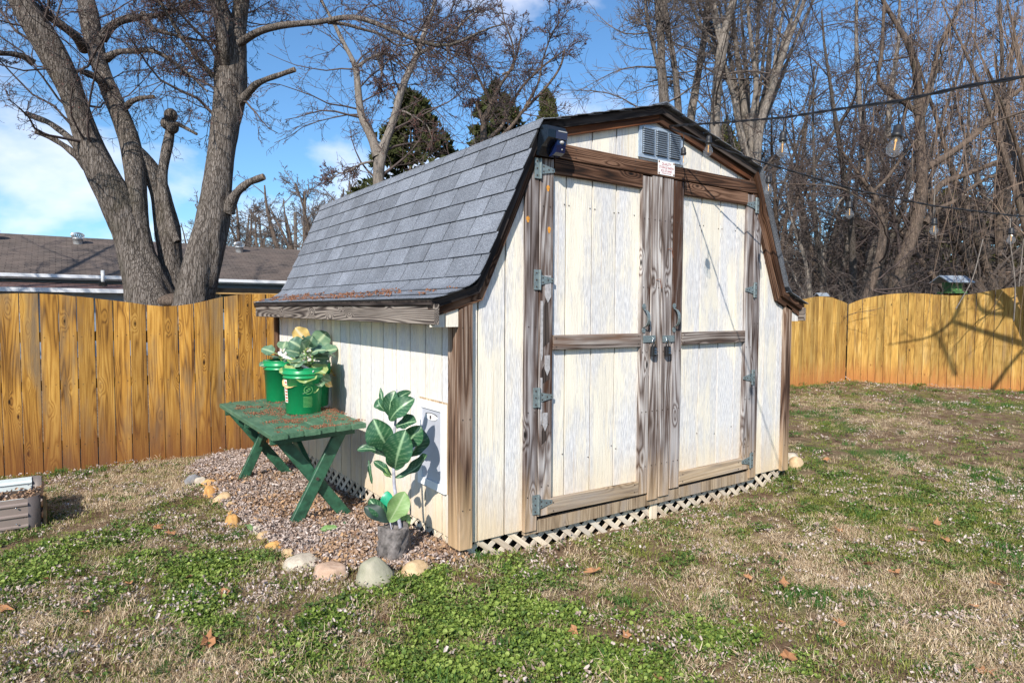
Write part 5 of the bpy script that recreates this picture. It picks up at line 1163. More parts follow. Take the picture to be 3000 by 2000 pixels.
# ------------------------------------------------------------------ small houses far off beyond the side fence
M['brick'] = roof_mat('red_brown_brick', (.20, .085, .06), (.27, .12, .085), (.22, .12, .09)); M['roof_grey'] = plain('grey_far_roof', (.20, .215, .24), .8, var=.15, scale=2); M['roof_dark'] = plain('dark_far_roof', (.07, .065, .065), .9, var=.2, scale=3)
M['stone_wall'] = plain('pale_block_wall', (.50, .45, .37), .9, var=.3, scale=3); M['white_far'] = plain('white_far_wall', (.74, .75, .78), .6, var=.05)
def far_house(px0, px1, ype, ybase, Z, lab, wall, roofm, deep=7., win=True, chim=False, nm='house'):
    """gable-fronted house: eaves between px0 and px1, ridge at ype, eaves at ybase"""
    a, b_, p = dep(px0, ybase, Z), dep(px1, ybase, Z), dep((px0+px1)/2, ype, Z); t = thing(nm, lab, 'house', (a[0], a[1], -.3), math.atan2((b_-a)[1], (b_-a)[0]))
    W_ = float(np.linalg.norm((b_-a)[:2])); ze = float(a[2])+.3; zp = float(p[2])+.3; z0 = -.3
    obj('wall', MB().extr([(0.15, z0), (W_-.15, z0), (W_-.15, ze-.05), (W_/2, zp-.10), (.15, ze-.05)], 1, .3, deep).mesh('wall', M[wall]), t)
    for s in (0, 1):
        e, r_ = ((-.3, ze-.12), (W_/2, zp)) if s == 0 else ((W_+.3, ze-.12), (W_/2, zp))
        rf = obj('roof', MB().extr([e, r_, (r_[0], r_[1]+.16), (e[0], e[1]+.16)], 1, -.02+.01*s, deep+.3).mesh('roof', M[roofm]), t)
        obj('barge_board', MB().extr([e, r_, (r_[0], r_[1]+.13), (e[0], e[1]+.13)], 1, -.08, -.025).mesh('barge_board', M['white_far']), rf)
    if win:
        f_ = obj('window', MB().box((W_*.42, .2, ze-.3), (W_*.58, .29, ze+.7)).mesh('window', M['white_far']), t); obj('pane', MB().box((W_*.45, .17, ze-.15), (W_*.55, .195, ze+.55)).mesh('pane', M['roof_grey']), f_)
    if chim: obj('chimney', MB().box((W_*.50, 2.2, zp-.5), (W_*.64, 2.9, zp+1.0)).mesh('chimney', M['white_far']), t)
    return t
far_house(2436, 2526, 823, 858, 52, 'small brick gabled house with white trim between the trunks beyond the side fence', 'brick', 'roof_grey', chim=True)
far_house(2650, 2870, 812, 856, 38, 'low pale block house with white eaves behind the hanging bird feeder', 'stone_wall', 'roof_grey', win=False)
far_house(2395, 2462, 806, 840, 66, 'distant white house with a blue grey roof beyond the trees', 'white_far', 'roof_grey')
far_house(2250, 2375, 828, 862, 46, 'dark roofed house just right of the shed eave', 'white_far', 'roof_dark', win=False)
# bird feeders
M['feeder_roof'] = plain('pale_metal_feeder_roof', (.38, .44, .52), .4, .4, .12, 9); M['feeder_green'] = plain('green_feeder_panel', (.07, .17, .05), .6, var=.3); M['feeder_red'] = plain('red_brown_feeder_wood', (.22, .08, .04), .7)
def feeder(px, py, Z, w_, h_, lab, body=True):
    P = dep(px, py, Z); t = thing('bird_feeder', lab, 'bird feeder', (P[0], P[1], float(P[2])), -YAW+.1)
    for s in (-1, 1): obj('roof', MB().extr([(0, h_*.35), (s*w_*.45, -h_*.0), (s*w_*.45, .02), (0, h_*.35+.02)], 0, -w_/2, w_/2).mesh('roof', M['feeder_roof']), t)
    if body:
        obj('panel', MB().box((-w_*.22, -.12, -h_*.45), (w_*.26, .12, .02)).mesh('panel', M['feeder_green']), t); obj('tray', MB().box((-w_*.30, -.2, -h_*.55), (w_*.32, .2, -h_*.47)).mesh('tray', M['feeder_green']), t)
        for x in (-.16, .22): obj('side_post', MB().box((w_*x, -.13, -h_*1.0), (w_*x+.05, .13, -h_*.5)).mesh('side_post', M['feeder_red']), t)
    obj('post', MB().box((-.045, -.045, -float(P[2])-.2), (.045, .045, -h_*.5 if body else 0)).mesh('post', M['fence_back']), t); return t
feeder(2789, 829, 14.2, .62, .42, 'hopper bird feeder with a pale metal roof above the side fence'); feeder(2407, 868, 16., .28, .2, 'small pale roofed feeder just above the back fence corner', False)
P = dep(866, 735, 42.); pole = thing('utility_pole', 'plain wooden utility pole rising behind the house roof', 'pole', (P[0], P[1], -.3)); obj('shaft', MB().tube([(0, 0, 0), (0, 0, float(dep(866, 622, 42.)[2])+.3)], [.14, .11], 10).mesh('shaft', M['bark'], True), pole)
P = dep(2883, 640, 30.)

# ------------------------------------------------------------------ trees
class Tubes:
    def __init__(s): s.V, s.F, s.n = [], [], 0
    def add(s, P, R, k, rough=0.):
        """P (n,m,3) centre lines, R (n,m) radii, k sides"""
        n, m, _ = P.shape
        if n == 0: return
        T = np.empty_like(P); T[:, 1:-1] = P[:, 2:]-P[:, :-2]; T[:, 0] = P[:, 1]-P[:, 0]; T[:, -1] = P[:, -1]-P[:, -2]; T /= np.linalg.norm(T, axis=2, keepdims=True)+1e-9
        ref = np.where(np.abs(T[:, :1, 2:3]) > .9, np.array([1., 0, 0]), np.array([0, 0, 1.])); ref = np.repeat(ref, m, 1)
        A = np.cross(T, ref); A /= np.linalg.norm(A, axis=2, keepdims=True)+1e-9; B = np.cross(T, A)
        an = 2*np.pi*np.arange(k)/k
        V = P[:, :, None]+(A[:, :, None]*np.cos(an)[:, None]+B[:, :, None]*np.sin(an)[:, None])*R[:, :, None, None]
        if rough:
            hh = np.arange(m)[:, None]*np.linalg.norm(P[0, 1]-P[0, 0])+0*an; aa = an[None]*np.ones((m, 1)); cx_, cy_ = np.cos(aa)*R[0][:, None]*22, np.sin(aa)*R[0][:, None]*22
            e = (fbm(cx_+hh*1.5, cy_+hh*2.0, 7, 3)-.5)*.5+(fbm(cx_*.25+hh*.9, cy_*.25-hh*1.1, 9, 2)-.5)*1.1
            V = V+(A[:, :, None]*np.cos(an)[:, None]+B[:, :, None]*np.sin(an)[:, None])*(e*rough*R[0][:, None])[None, :, :, None]
        idx = s.n+np.arange(n*m*k).reshape(n, m, k); nx_ = np.roll(idx, -1, 2)
        F = np.stack([idx[:, :-1], nx_[:, :-1], nx_[:, 1:], idx[:, 1:]], -1).reshape(-1, 4)
        s.V.append(V.reshape(-1, 3)); s.F.append(F); s.n += n*m*k
    def mesh(s, name, mat): return mesh_of(name, np.concatenate(s.V), np.concatenate(s.F), mat, True)
def resample(pts, rad, m):
    pts = np.asarray(pts, float); d = np.r_[0, np.cumsum(np.linalg.norm(np.diff(pts, axis=0), axis=1))]; t = np.linspace(0, d[-1], m)
    # smooth by Catmull-like averaging of a dense linear resample
    P = np.stack([np.interp(t, d, pts[:, i]) for i in range(3)], 1); R = np.interp(t, d, rad)
    for _ in range(2): P[1:-1] = (P[:-2]+2*P[1:-1]+P[2:])/4
    return P, R
def sprout(P, R, m, t0, t1, ang, ln, lr, k, wig, up, rf, g, rmin, tpow=1., outw=None, taper=.25):
    """children of the branches P (n,q,3): m each, between fractions t0 and t1"""
    n, q, _ = P.shape; t = t0+(t1-t0)*g.uniform(0, 1, (n, m))**tpow; f = t*(q-1); i0 = np.clip(np.floor(f).astype(int), 0, q-2); fr = f-i0; ar = np.arange(n)[:, None]
    O = P[ar, i0]*(1-fr[..., None])+P[ar, i0+1]*fr[..., None]; D = P[ar, i0+1]-P[ar, i0]; D /= np.linalg.norm(D, axis=2, keepdims=True)+1e-9; r0 = R[ar, i0]*(1-fr)+R[ar, i0+1]*fr
    O, D, r0, t = O.reshape(-1, 3), D.reshape(-1, 3), r0.ravel(), t.ravel(); N = len(O)
    rv = g.normal(size=(N, 3)); pr = rv-D*(rv*D).sum(1, keepdims=True); pr /= np.linalg.norm(pr, axis=1, keepdims=True)+1e-9
    a = np.radians(ang)*g.uniform(.6, 1.3, N)[:, None]; d = D*np.cos(a)+pr*np.sin(a)
    if outw is not None: d = d+outw; d /= np.linalg.norm(d, axis=1, keepdims=True)
    L = np.repeat(ln, m)*g.uniform(.55, 1.25, N)*(1-.45*(t-t0)/(t1-t0+1e-6)); rr0 = np.maximum(np.minimum(r0*rf, r0*.8)*g.uniform(.6, 1.1, N), rmin)
    return walkb(O, d, L, rr0, k, wig, up, g, rmin, taper)+(L,)
def walkb(O, d, L, r0, k, wig, up, g, rmin, taper=.25):
    N = len(O); P = np.empty((N, k, 3)); P[:, 0] = O; st = (L/(k-1))[:, None]; d = d.copy(); bias = g.normal(size=(N, 3))*wig*.35
    for i in range(1, k):
        d = d+g.normal(size=(N, 3))*wig+bias+np.array([0, 0, up])/k; d /= np.linalg.norm(d, axis=1, keepdims=True); P[:, i] = P[:, i-1]+d*st
    u = np.linspace(0, 1, k); R = np.maximum(r0[:, None]*(1-u*(1-taper)), rmin*.6); return P, R
def add_buds(T, P, g, n, size):
    """small buds strung along the twigs"""
    N, q, _ = P.shape; i = g.integers(0, N, n); f = g.uniform(.3, 1, n)*(q-1); j = np.clip(f.astype(int), 0, q-2); fr = (f-j)[:, None]; O = P[i, j]*(1-fr)+P[i, j+1]*fr
    d = g.normal(size=(n, 3)); d /= np.linalg.norm(d, axis=1, keepdims=True); s = size*g.uniform(.6, 1.4, n)
    Q = np.stack([O, O+d*s[:, None]*.9, O+d*s[:, None]*1.8], 1); T.add(Q, np.stack([s*.35, s*.55, s*.1], 1), 3)
def tree(nm, lab, limbs, g, levels, trunk_mat, twig_mat, group=None, sides=14, buds=0, bud_size=.012, base=None, extra=None, cat='tree', subs=None, spread=None):
    """limbs: list of (points, radii) modelled as the trunk; levels: settings for the branching beyond them"""
    b0 = np.array(base if base is not None else limbs[0][0][0], float); t = thing(nm, lab, cat, tuple(b0), 0, group)
    tr_ = Tubes(); res = []
    for pts, rad in limbs:
        m = 26; P, R = resample(np.asarray(pts, float)-b0, rad, m); R = R*(1+.06*np.sin(np.linspace(0, 19, m)+len(res)*2)); res.append((P, R))
        if max(rad) > .13: t_ = np.linspace(0, m-1, 110); P2 = np.stack([np.interp(t_, np.arange(m), P[:, i]) for i in range(3)], 1); P2[1:-1] = (P2[:-2]+2*P2[1:-1]+P2[2:])/4; tr_.add(P2[None], np.interp(t_, np.arange(m), R)[None], 48, .34)
        else: tr_.add(P[None], R[None], sides if max(rad) > .06 else 8)
    obj('trunk', tr_.mesh('trunk', trunk_mat), t)
    T = Tubes(); P = np.stack([p for p, r in res]); R = np.stack([r for p, r in res]); L = np.linalg.norm(np.diff(P, axis=1), axis=2).sum(1)
    src = [i for i in range(len(res)) if subs is None or i in subs]; P, R, L = P[src], R[src], L[src]
    ln = L; allP = None
    for li, lv in enumerate(levels):
        if li == 0: ln = np.minimum(L, lv.get('lmax', 99))
        P, R, L2 = sprout(P, R, lv['m'], lv.get('t0', .25), lv.get('t1', 1.), lv['ang'], ln*lv['lr'], 0, lv['k'], lv['wig'], lv['up'], lv.get('rf', .45), g, lv['rmin'], lv.get('tpow', 1.), lv.get('outw'), lv.get('taper', .25))
        T.add(P, R, lv['s']); ln = L2
        if lv.get('keep'): i = g.permutation(len(P))[:lv['keep']]; P, R, ln = P[i], R[i], ln[i]
    obj('crown', T.mesh('crown', twig_mat), t, kind='stuff')
    if buds: TB = Tubes(); add_buds(TB, P, g, buds, bud_size); obj('buds', TB.mesh('buds', M['bud']), t, kind='stuff')
    return t, b0
def px_limb(pts, Z, dz=0.):
    """trace: (px, py, width px[, extra depth]) at depth Z"""
    P, R = [], []
    for q in pts:
        z = Z+(q[3] if len(q) > 3 else 0)+dz; P.append(dep(q[0], q[1], z)); R.append(q[2]*z/FPX/2)
    return np.array(P), np.array(R)
s1 = .574
def c1(L): return [(x*s1, y*s1, w_*s1, *r) for x, y, w_, *r in L]
g = np.random.default_rng(3)
# --- the big maple: four leaders from one foot
ZM = 8.2
A_ = c1([(820, 1720, 250), (780, 1560, 215), (735, 1420, 185), (680, 1250, 172), (620, 1080, 158, -.05), (560, 960, 140, -.1), (500, 830, 132, -.15), (440, 680, 124, -.2), (385, 520, 118, -.3), (330, 380, 118, -.4), (250, 230, 116, -.5), (150, 80, 112, -.6), (60, -60, 104, -.7), (-40, -240, 90, -.8), (-130, -420, 70, -1.)])
B_l = c1([(740, 1350, 110), (700, 1150, 118, .0), (692, 1000, 100, .0), (690, 880, 92, .05), (672, 750, 88, .1), (640, 640, 84, .15), (590, 520, 84, .2), (530, 400, 84, .25), (500, 300, 82, .3), (470, 180, 84, .35), (450, 60, 78, .4), (430, -80, 70, .5), (400, -260, 56, .6), (380, -450, 40, .8)])
C_l = c1([(880, 1600, 150, .25), (878, 1430, 128, .3), (868, 1300, 118, .3), (845, 1150, 108, .3), (822, 1000, 96, .3), (790, 900, 84, .25), (745, 820, 72, .2), (700, 770, 62, .12)])
C2 = c1([(905, 1235, 34, .1), (880, 1180, 40, .12), (855, 1080, 44, .15), (832, 980, 46, .18), (825, 900, 50, .2), (845, 790, 50, .25), (865, 700, 46, .3), (872, 620, 42, .3), (868, 572, 30, .3)])
C3 = c1([(860, 625, 26, .3), (905, 632, 20, .25), (950, 655, 18, .2), (1002, 684, 14, .1)])
D_l = c1([(960, 1720, 230, -.1), (985, 1520, 190, -.1), (1030, 1350, 168, -.1), (1065, 1220, 155, -.05), (1090, 1080, 145), (1112, 950, 136, .05), (1130, 820, 134, .1), (1145, 700, 134, .15), (1158, 600, 140, .2), (1172, 500, 148, .2), (1185, 400, 130, .2), (1198, 280, 104, .15), (1215, 150, 88, .1), (1232, 20, 80, .1), (1245, -120, 72, .1), (1250, -300, 58, .2), (1240, -480, 40, .3)])
D2 = c1([(1160, 560, 70, .2), (1140, 450, 84, .22), (1125, 350, 74, .28), (1135, 230, 62, .35), (1150, 130, 86, .4), (1120, 20, 78, .45), (1100, -100, 66, .5), (1060, -300, 50, .6)])
D3 = c1([(1170, 420, 50, .25), (1150, 270, 50, -.05), (1130, 150, 54, -.15), (1105, 50, 52, -.2), (1085, -60, 46, -.3), (1050, -240, 34, -.3)])
limb_r = c1([(1215, 230, 40, .1), (1270, 185, 42, .0), (1330, 155, 36, -.2), (1420, 132, 33, -.4), (1520, 120, 32, -.6), (1620, 118, 30, -.8), (1742, 90, 27, -1.0)])+[(1035, 43, 15, -1.1), (1100, 66, 14, -1.2), (1170, 100, 13, -1.3), (1240, 126, 12, -1.35), (1300, 146, 10, -1.4), (1340, 138, 8, -1.45), (1410, 82, 6, -1.5), (1480, 70, 4, -1.6)]
limb_r2 = [(960, 66, 12, -.9), (1010, 70, 10, -.8), (1060, 86, 9, -.8), (1120, 100, 8, -.7), (1165, 140, 6, -.6), (1240, 120, 5, -.6), (1330, 190, 3, -.6)]
st1 = c1([(1225, 520, 46, .15), (1262, 480, 40, .1), (1305, 430, 34, .0), (1360, 405, 28, -.05), (1430, 382, 26, -.1), (1503, 356, 26, -.15)])
st2 = c1([(1165, 1080, 70, .0), (1185, 1020, 52, -.05), (1220, 970, 40, -.1), (1270, 930, 36, -.12), (1345, 903, 34, -.15)])
st3 = c1([(440, 800, 60, -.15), (395, 745, 42, -.2), (340, 690, 32, -.2), (250, 625, 28, -.15), (138, 582, 28, -.1)])
st4 = c1([(450, 850, 60, -.15), (400, 800, 40, -.25), (330, 745, 28, -.3), (260, 702, 26, -.35), (190, 674, 26, -.35)])
st5 = c1([(630, 560, 36, .15), (665, 522, 28, .05), (710, 502, 24, .0), (783, 494, 18, -.1)])
b1_ = c1([(575, 470, 46, .2), (500, 400, 42, .0), (445, 374, 34, -.1), (415, 368, 26, -.15)])
b2_ = c1([(330, 420, 40, -.4), (280, 330, 40, -.45), (230, 270, 40, -.5)])
l1_ = c1([(170, 320, 40, -.4), (120, 288, 30, -.5), (60, 275, 28, -.6), (-20, 272, 24, -.7), (-140, 250, 18, -.8)])
l2_ = c1([(430, 250, 60, .3), (400, 200, 44, .1), (330, 140, 42, -.1), (260, 90, 40, -.2), (170, 30, 36, -.3), (80, -60, 30, -.4)])
l3_ = c1([(520, 200, 50, .35), (560, 140, 44, .4), (620, 102, 38, .5), (700, 90, 32, .6), (770, 85, 26, .6), (860, 70, 20, .6), (960, 20, 14, .6)])
l4_ = c1([(540, 300, 44, .3), (600, 262, 30, .2), (680, 262, 28, .1), (760, 255, 24, .0), (820, 270, 20, 0.), (900, 330, 16, .0), (980, 390, 12, .0), (1060, 470, 7, .0)])
l5_ = c1([(1090, 390, 34, .2), (1030, 330, 24, .1), (980, 260, 20, .0), (920, 190, 18, -.1), (850, 60, 16, -.2), (760, -60, 12, -.3)])
l6_ = c1([(730, 70, 34, .5), (780, 150, 24, .4), (850, 170, 18, .3), (930, 190, 14, .3), (1010, 206, 12, .2), (1110, 214, 9, .2)])
maple = [px_limb(x, ZM) for x in (A_, B_l, C_l, C2, C3, D_l, D2, D3, limb_r, limb_r2, st1, st2, st3, st4, st5, b1_, b2_, l1_, l2_, l3_, l4_, l5_, l6_)]
lv = [dict(m=17, t0=.42, ang=60, lr=.62, lmax=3., k=8, wig=.18, up=.06, rf=.13, rmin=.007, s=5), dict(m=8, t0=.15, ang=48, lr=.50, k=6, wig=.2, up=.15, rf=.5, rmin=.0042, s=3), dict(m=6, t0=.15, ang=50, lr=.48, k=4, wig=.22, up=.2, rf=.5, rmin=.0034, s=3), dict(m=3, t0=.2, ang=50, lr=.5, k=3, wig=.2, up=.25, rf=.6, rmin=.0028, s=3)]
t, b0 = tree('maple_tree', 'huge bare maple with several thick grey leaders and sawn-off limbs rising behind the back fence', maple, g, lv, M['bark'], M['twig'], sides=18, buds=15000, bud_size=.0075, subs=[0, 1, 5, 6, 7, 8, 9, 17, 18, 19, 20, 21, 22])
for q in (st1, st2, st3, st4, st5, b1_, C3):
    P, R = px_limb(q, ZM); d = P[-1]-P[-2]; d /= np.linalg.norm(d); e = P[-1]-b0; obj('cut_end', MB().tube([tuple(e+d*.001), tuple(e+d*.008)], R[-1]*.97, 12).mesh('cut_end', M['cut_wood']), t)
for x, y, r_ in ((872, 590, .085), (850, 630, .075), (880, 650, .08)):
    o = obj('burl', MB().ball((0, 0, 0), (r_, r_*1.1), 12, 8).mesh('burl', M['bark'], True), t, loc=tuple(dep(x*s1, y*s1, ZM+.25)-b0))
o = obj('burl', MB().ball((0, 0, 0), (.30, .11), 16, 10).mesh('burl', M['bark_brown'], True), t, loc=tuple(dep(895*s1, 1540*s1, ZM+.05)-b0))
# --- the slim forked tree above the shed roof
s2 = .5102
def c2(L): return [(900+x*s2, y*s2, w_*s2, *r) for x, y, w_, *r in L]
ZT = 13.
tr2 = [px_limb(c2(q), ZT) for q in (
 [(415, 1500, 84), (412, 1250, 72), (410, 1060, 64), (406, 960, 60), (408, 900, 66), (435, 850, 50), (470, 780, 44), (500, 690, 42), (520, 600, 42), (540, 500, 42), (590, 400, 38), (640, 310, 34), (650, 230, 30), (680, 180, 26), (720, 60, 24), (750, -40, 20), (770, -200, 14)],
 [(408, 900, 66), (385, 820, 52), (345, 740, 46), (308, 680, 44), (300, 600, 40), (288, 480, 38), (285, 385, 36), (250, 320, 26), (200, 240, 24), (170, 160, 20), (110, 60, 16), (60, -40, 13), (20, -200, 9)],
 [(640, 310, 26), (700, 280, 22), (760, 250, 18), (830, 200, 15), (900, 120, 12), (980, 60, 8)],
 [(290, 385, 22), (340, 345, 17), (400, 315, 15), (460, 310, 12), (500, 350, 10), (540, 380, 7)], [(400, 325, 14), (425, 400, 10), (430, 480, 8), (410, 550, 5)], [(380, 925, 16), (310, 940, 12), (240, 985, 10), (170, 1000, 7), (120, 1060, 4)], [(530, 640, 14), (560, 640, 12), (630, 680, 10), (690, 720, 8), (720, 800, 5)])]
lv = [dict(m=16, t0=.2, ang=58, lr=.50, lmax=4.4, k=7, wig=.19, up=-.02, rf=.34, rmin=.010, s=4), dict(m=8, t0=.15, ang=48, lr=.5, k=6, wig=.2, up=-.05, rf=.5, rmin=.0065, s=3), dict(m=6, t0=.15, ang=50, lr=.5, k=4, wig=.22, up=-.05, rf=.5, rmin=.005, s=3)]
tree('forked_tree', 'slim bare tree forking low into a V above the far end of the shed roof', tr2, g, lv, M['bark_pale'], M['twig'], buds=5000, bud_size=.011)
# --- spreading shrubby tree behind the roof shoulder
ZS = 15.
sh = [px_limb(c2(q), ZS) for q in (
 [(1010, 900, 44), (1015, 800, 40), (1010, 690, 36), (1060, 600, 26), (1100, 500, 20), (1160, 420, 16), (1200, 330, 13), (1230, 200, 10)], [(1010, 700, 34), (990, 640, 20), (970, 590, 16), (945, 575, 14), (930, 620, 10)], [(1050, 850, 30), (1120, 780, 22), (1180, 720, 20), (1250, 620, 18), (1320, 560, 16), (1400, 470, 14), (1460, 380, 12), (1480, 280, 9)],
 [(1040, 800, 26), (1130, 720, 20), (1150, 640, 16), (1230, 500, 15), (1330, 400, 13), (1420, 330, 10), (1480, 290, 8)], [(1060, 600, 20), (1000, 480, 14), (960, 390, 10), (900, 300, 7)], [(1120, 430, 16), (1190, 400, 12), (1180, 250, 10), (1130, 120, 8), (1110, 0, 6)], [(1250, 620, 18), (1330, 480, 12), (1350, 350, 10), (1400, 200, 8), (1500, 60, 6)])]
lv = [dict(m=12, t0=.2, ang=45, lr=.46, lmax=4., k=7, wig=.15, up=.1, rf=.4, rmin=.010, s=4), dict(m=8, t0=.15, ang=42, lr=.5, k=6, wig=.18, up=.1, rf=.5, rmin=.007, s=3), dict(m=6, t0=.15, ang=45, lr=.5, k=4, wig=.2, up=.1, rf=.5, rmin=.0055, s=3)]
tree('spreading_tree', 'low bare tree with many arching stems behind the shoulder of the shed roof', sh, g, lv, M['bark_brown'], M['twig'], buds=4000, bud_size=.012)
# --- trees behind the shed peak
s3 = .5356
def c3(L): return [(1600+x*s3, y*s3, w_*s3, *r) for x, y, w_, *r in L]
lvb = [dict(m=18, t0=.2, ang=66, lr=.55, lmax=6.5, k=8, wig=.10, up=.22, rf=.26, rmin=.015, s=4), dict(m=9, t0=.15, ang=45, lr=.48, k=6, wig=.15, up=.25, rf=.5, rmin=.009, s=3), dict(m=6, t0=.15, ang=45, lr=.48, k=4, wig=.2, up=.2, rf=.55, rmin=.0065, s=3)]
ZB = 17.
tree('straight_tree', 'pair of straight dark bare stems rising left of the shed peak', [px_limb(c3(q), ZB) for q in ([(650, 900, 60), (650, 600, 52), (640, 480, 48), (630, 380, 44), (632, 250, 42), (622, 120, 44), (612, 0, 42), (605, -150, 34), (600, -320, 22)], [(730, 900, 46), (725, 620, 38), (712, 450, 34), (700, 330, 30), (672, 200, 28), (655, 100, 30), (650, 0, 28), (640, -200, 20)], [(615, 380, 24), (590, 270, 20), (560, 150, 18), (545, 40, 15), (530, -120, 10)])], g, lvb, M['bark'], M['twig_grey'], buds=0)
tree('leaning_tree', 'pale grey bare tree leaning right above the right roof slope', [px_limb(c3(q), ZB+2) for q in ([(760, 900, 50), (785, 680, 44), (805, 560, 42), (825, 440, 38), (850, 310, 36), (865, 200, 34), (880, 80, 32), (886, -20, 30), (900, -250, 20)], [(850, 320, 16), (900, 280, 14), (950, 230, 12), (1000, 180, 10)], [(930, 1000, 60, -1.5), (925, 750, 50, -1.5), (925, 620, 50, -1.5), (940, 430, 52, -1.5), (965, 250, 50, -1.5), (985, 120, 46, -1.5), (1020, 20, 40, -1.5), (1060, -120, 30, -1.5), (1090, -300, 18, -1.5)], [(965, 260, 36, -1.5), (935, 130, 34, -1.5), (915, 20, 32, -1.5), (890, -150, 22, -1.5)])], g, lvb, M['bark_pale'], M['twig_grey'])
fan = []
for k in range(15):
    xt = 790+k*46+g.uniform(-25, 25); xm = 985+k*20+g.uniform(-25, 25); w0 = g.uniform(16, 36); dd = g.uniform(-1.2, 1.2)
    fan.append(px_limb(c3([(1130+k*3-20, 900, w0*1.3, dd), (1090+k*9-40, 700, w0*1.15, dd), (xm+10, 480, w0, dd), (xm*.5+xt*.5, 250, w0*.8, dd), (xt, 40, w0*.65, dd), (xt+(k-7)*14, -200, w0*.45, dd), (xt+(k-7)*26, -420, w0*.25, dd)]), 18.5))
fan.append(px_limb(c3([(1135, 1250, 110), (1130, 1000, 100), (1120, 860, 95), (1100, 700, 60)]), 18.5))
tree('fan_shaped_tree', 'big pale many-stemmed bare tree fanning upwards behind the right roof slope', fan, g, [dict(m=9, t0=.25, ang=42, lr=.45, lmax=6., k=7, wig=.10, up=.25, rf=.36, rmin=.015, s=4), dict(m=7, t0=.2, ang=42, lr=.48, k=5, wig=.14, up=.2, rf=.5, rmin=.009, s=3), dict(m=5, t0=.2, ang=45, lr=.5, k=4, wig=.2, up=.2, rf=.55, rmin=.007, s=3)], M['bark_pale'], M['twig_grey'])
# --- right side: traced trunks
s4 = .3401
def c4(L): return [(2200+x*s4, 450+y*s4, w_*s4, *r) for x, y, w_, *r in L]
s5 = .3508
def c5(L): return [(2200+x*s5, y*s5, w_*s5, *r) for x, y, w_, *r in L]
ZG = 15.5
bigr = [px_limb(q, ZG) for q in (
 c4([(1225, 1500, 140), (1235, 1200, 125), (1270, 1000, 112), (1330, 850, 108), (1400, 680, 112), (1450, 520, 104), (1490, 380, 96), (1480, 250, 84)])+c5([(1412, 1240, 76), (1400, 1050, 74), (1400, 900, 66), (1395, 700, 58), (1390, 560, 56), (1360, 440, 50), (1290, 310, 40), (1220, 210, 38), (1160, 110, 36), (1100, 20, 34), (1020, -160, 26)]),
 c5([(1410, 930, 50), (1480, 740, 40), (1520, 620, 38), (1545, 480, 36), (1600, 320, 32), (1680, 190, 30), (1740, 60, 26), (1790, -100, 20)]), c5([(1400, 960, 40), (1330, 890, 46), (1230, 820, 44), (1120, 750, 42), (1040, 660, 36), (1070, 590, 34), (1090, 480, 30), (1100, 300, 28), (1110, 100, 26), (1120, -100, 18)]),
 c5([(1420, 1420, 60), (1560, 1350, 54), (1700, 1260, 52), (1850, 1150, 50), (1980, 1020, 46), (2060, 900, 42), (2200, 780, 36), (2400, 650, 28), (2600, 560, 20)]), c4([(1500, 600, 60), (1600, 470, 44), (1750, 420, 30), (1880, 300, 26), (2060, 200, 22), (2300, 120, 18)]), c4([(1540, 400, 60), (1640, 250, 52), (1800, 200, 46), (2000, 120, 40), (2250, 20, 34), (2500, -100, 26)]),
 c5([(1590, 480, 24), (1560, 560, 28), (1530, 640, 26)]))]
bigr = [(P, R) for P, R in bigr]
lvr = [dict(m=12, t0=.15, ang=60, lr=.48, lmax=5.5, k=8, wig=.17, up=.05, rf=.3, rmin=.012, s=4), dict(m=8, t0=.15, ang=50, lr=.5, k=6, wig=.2, up=.0, rf=.5, rmin=.008, s=3), dict(m=6, t0=.15, ang=50, lr=.5, k=4, wig=.25, up=-.1, rf=.5, rmin=.006, s=3)]
tree('leaning_brown_tree', 'large brown bare tree with a thick curving trunk above the side fence', bigr, g, lvr, M['bark_brown'], M['twig'])
crook = [px_limb(q, 14.2) for q in (c4([(960, 1450, 100), (985, 1300, 90), (1010, 1190, 82), (1060, 1050, 74), (1110, 880, 68), (1140, 720, 66), (1140, 600, 70), (1115, 500, 56), (1085, 400, 44), (1060, 320, 40), (960, 240, 32), (900, 130, 28), (840, 60, 24), (760, -60, 18)]),
 c4([(1150, 600, 50), (1170, 520, 34), (1130, 470, 30), (1080, 380, 26)]), c4([(1060, 320, 34), (1160, 230, 30), (1240, 120, 26), (1350, -30, 20), (1500, -200, 12)]), c4([(1100, 500, 30), (990, 420, 24), (920, 380, 18), (800, 300, 14), (600, 270, 10), (250, 260, 6)]), c4([(980, 250, 30), (1010, 120, 34), (1000, 0, 26), (1040, -150, 20), (1060, -400, 12)]))]
tree('crooked_tree', 'crooked brown trunk left of the large curving one above the side fence', crook, g, lvr, M['bark_brown'], M['twig'])
tree('pale_trunk_tree', 'smooth pale grey trunk standing behind the crooked brown one', [px_limb(q, 19.) for q in (c4([(1110, 1500, 76), (1100, 1200, 70), (1075, 1000, 62), (1075, 850, 60), (1085, 650, 56), (1080, 500, 48), (1060, 350, 40), (1020, 100, 34)])+c5([(960, 1300, 40), (910, 900, 36), (880, 500, 34), (880, 200, 30), (885, -100, 22)]), c5([(1140, 1150, 50), (1160, 850, 44), (1190, 600, 34), (1230, 400, 28), (1240, 100, 22), (1250, -150, 14)]))], g, lvb, M['bark_pale'], M['twig_grey'])
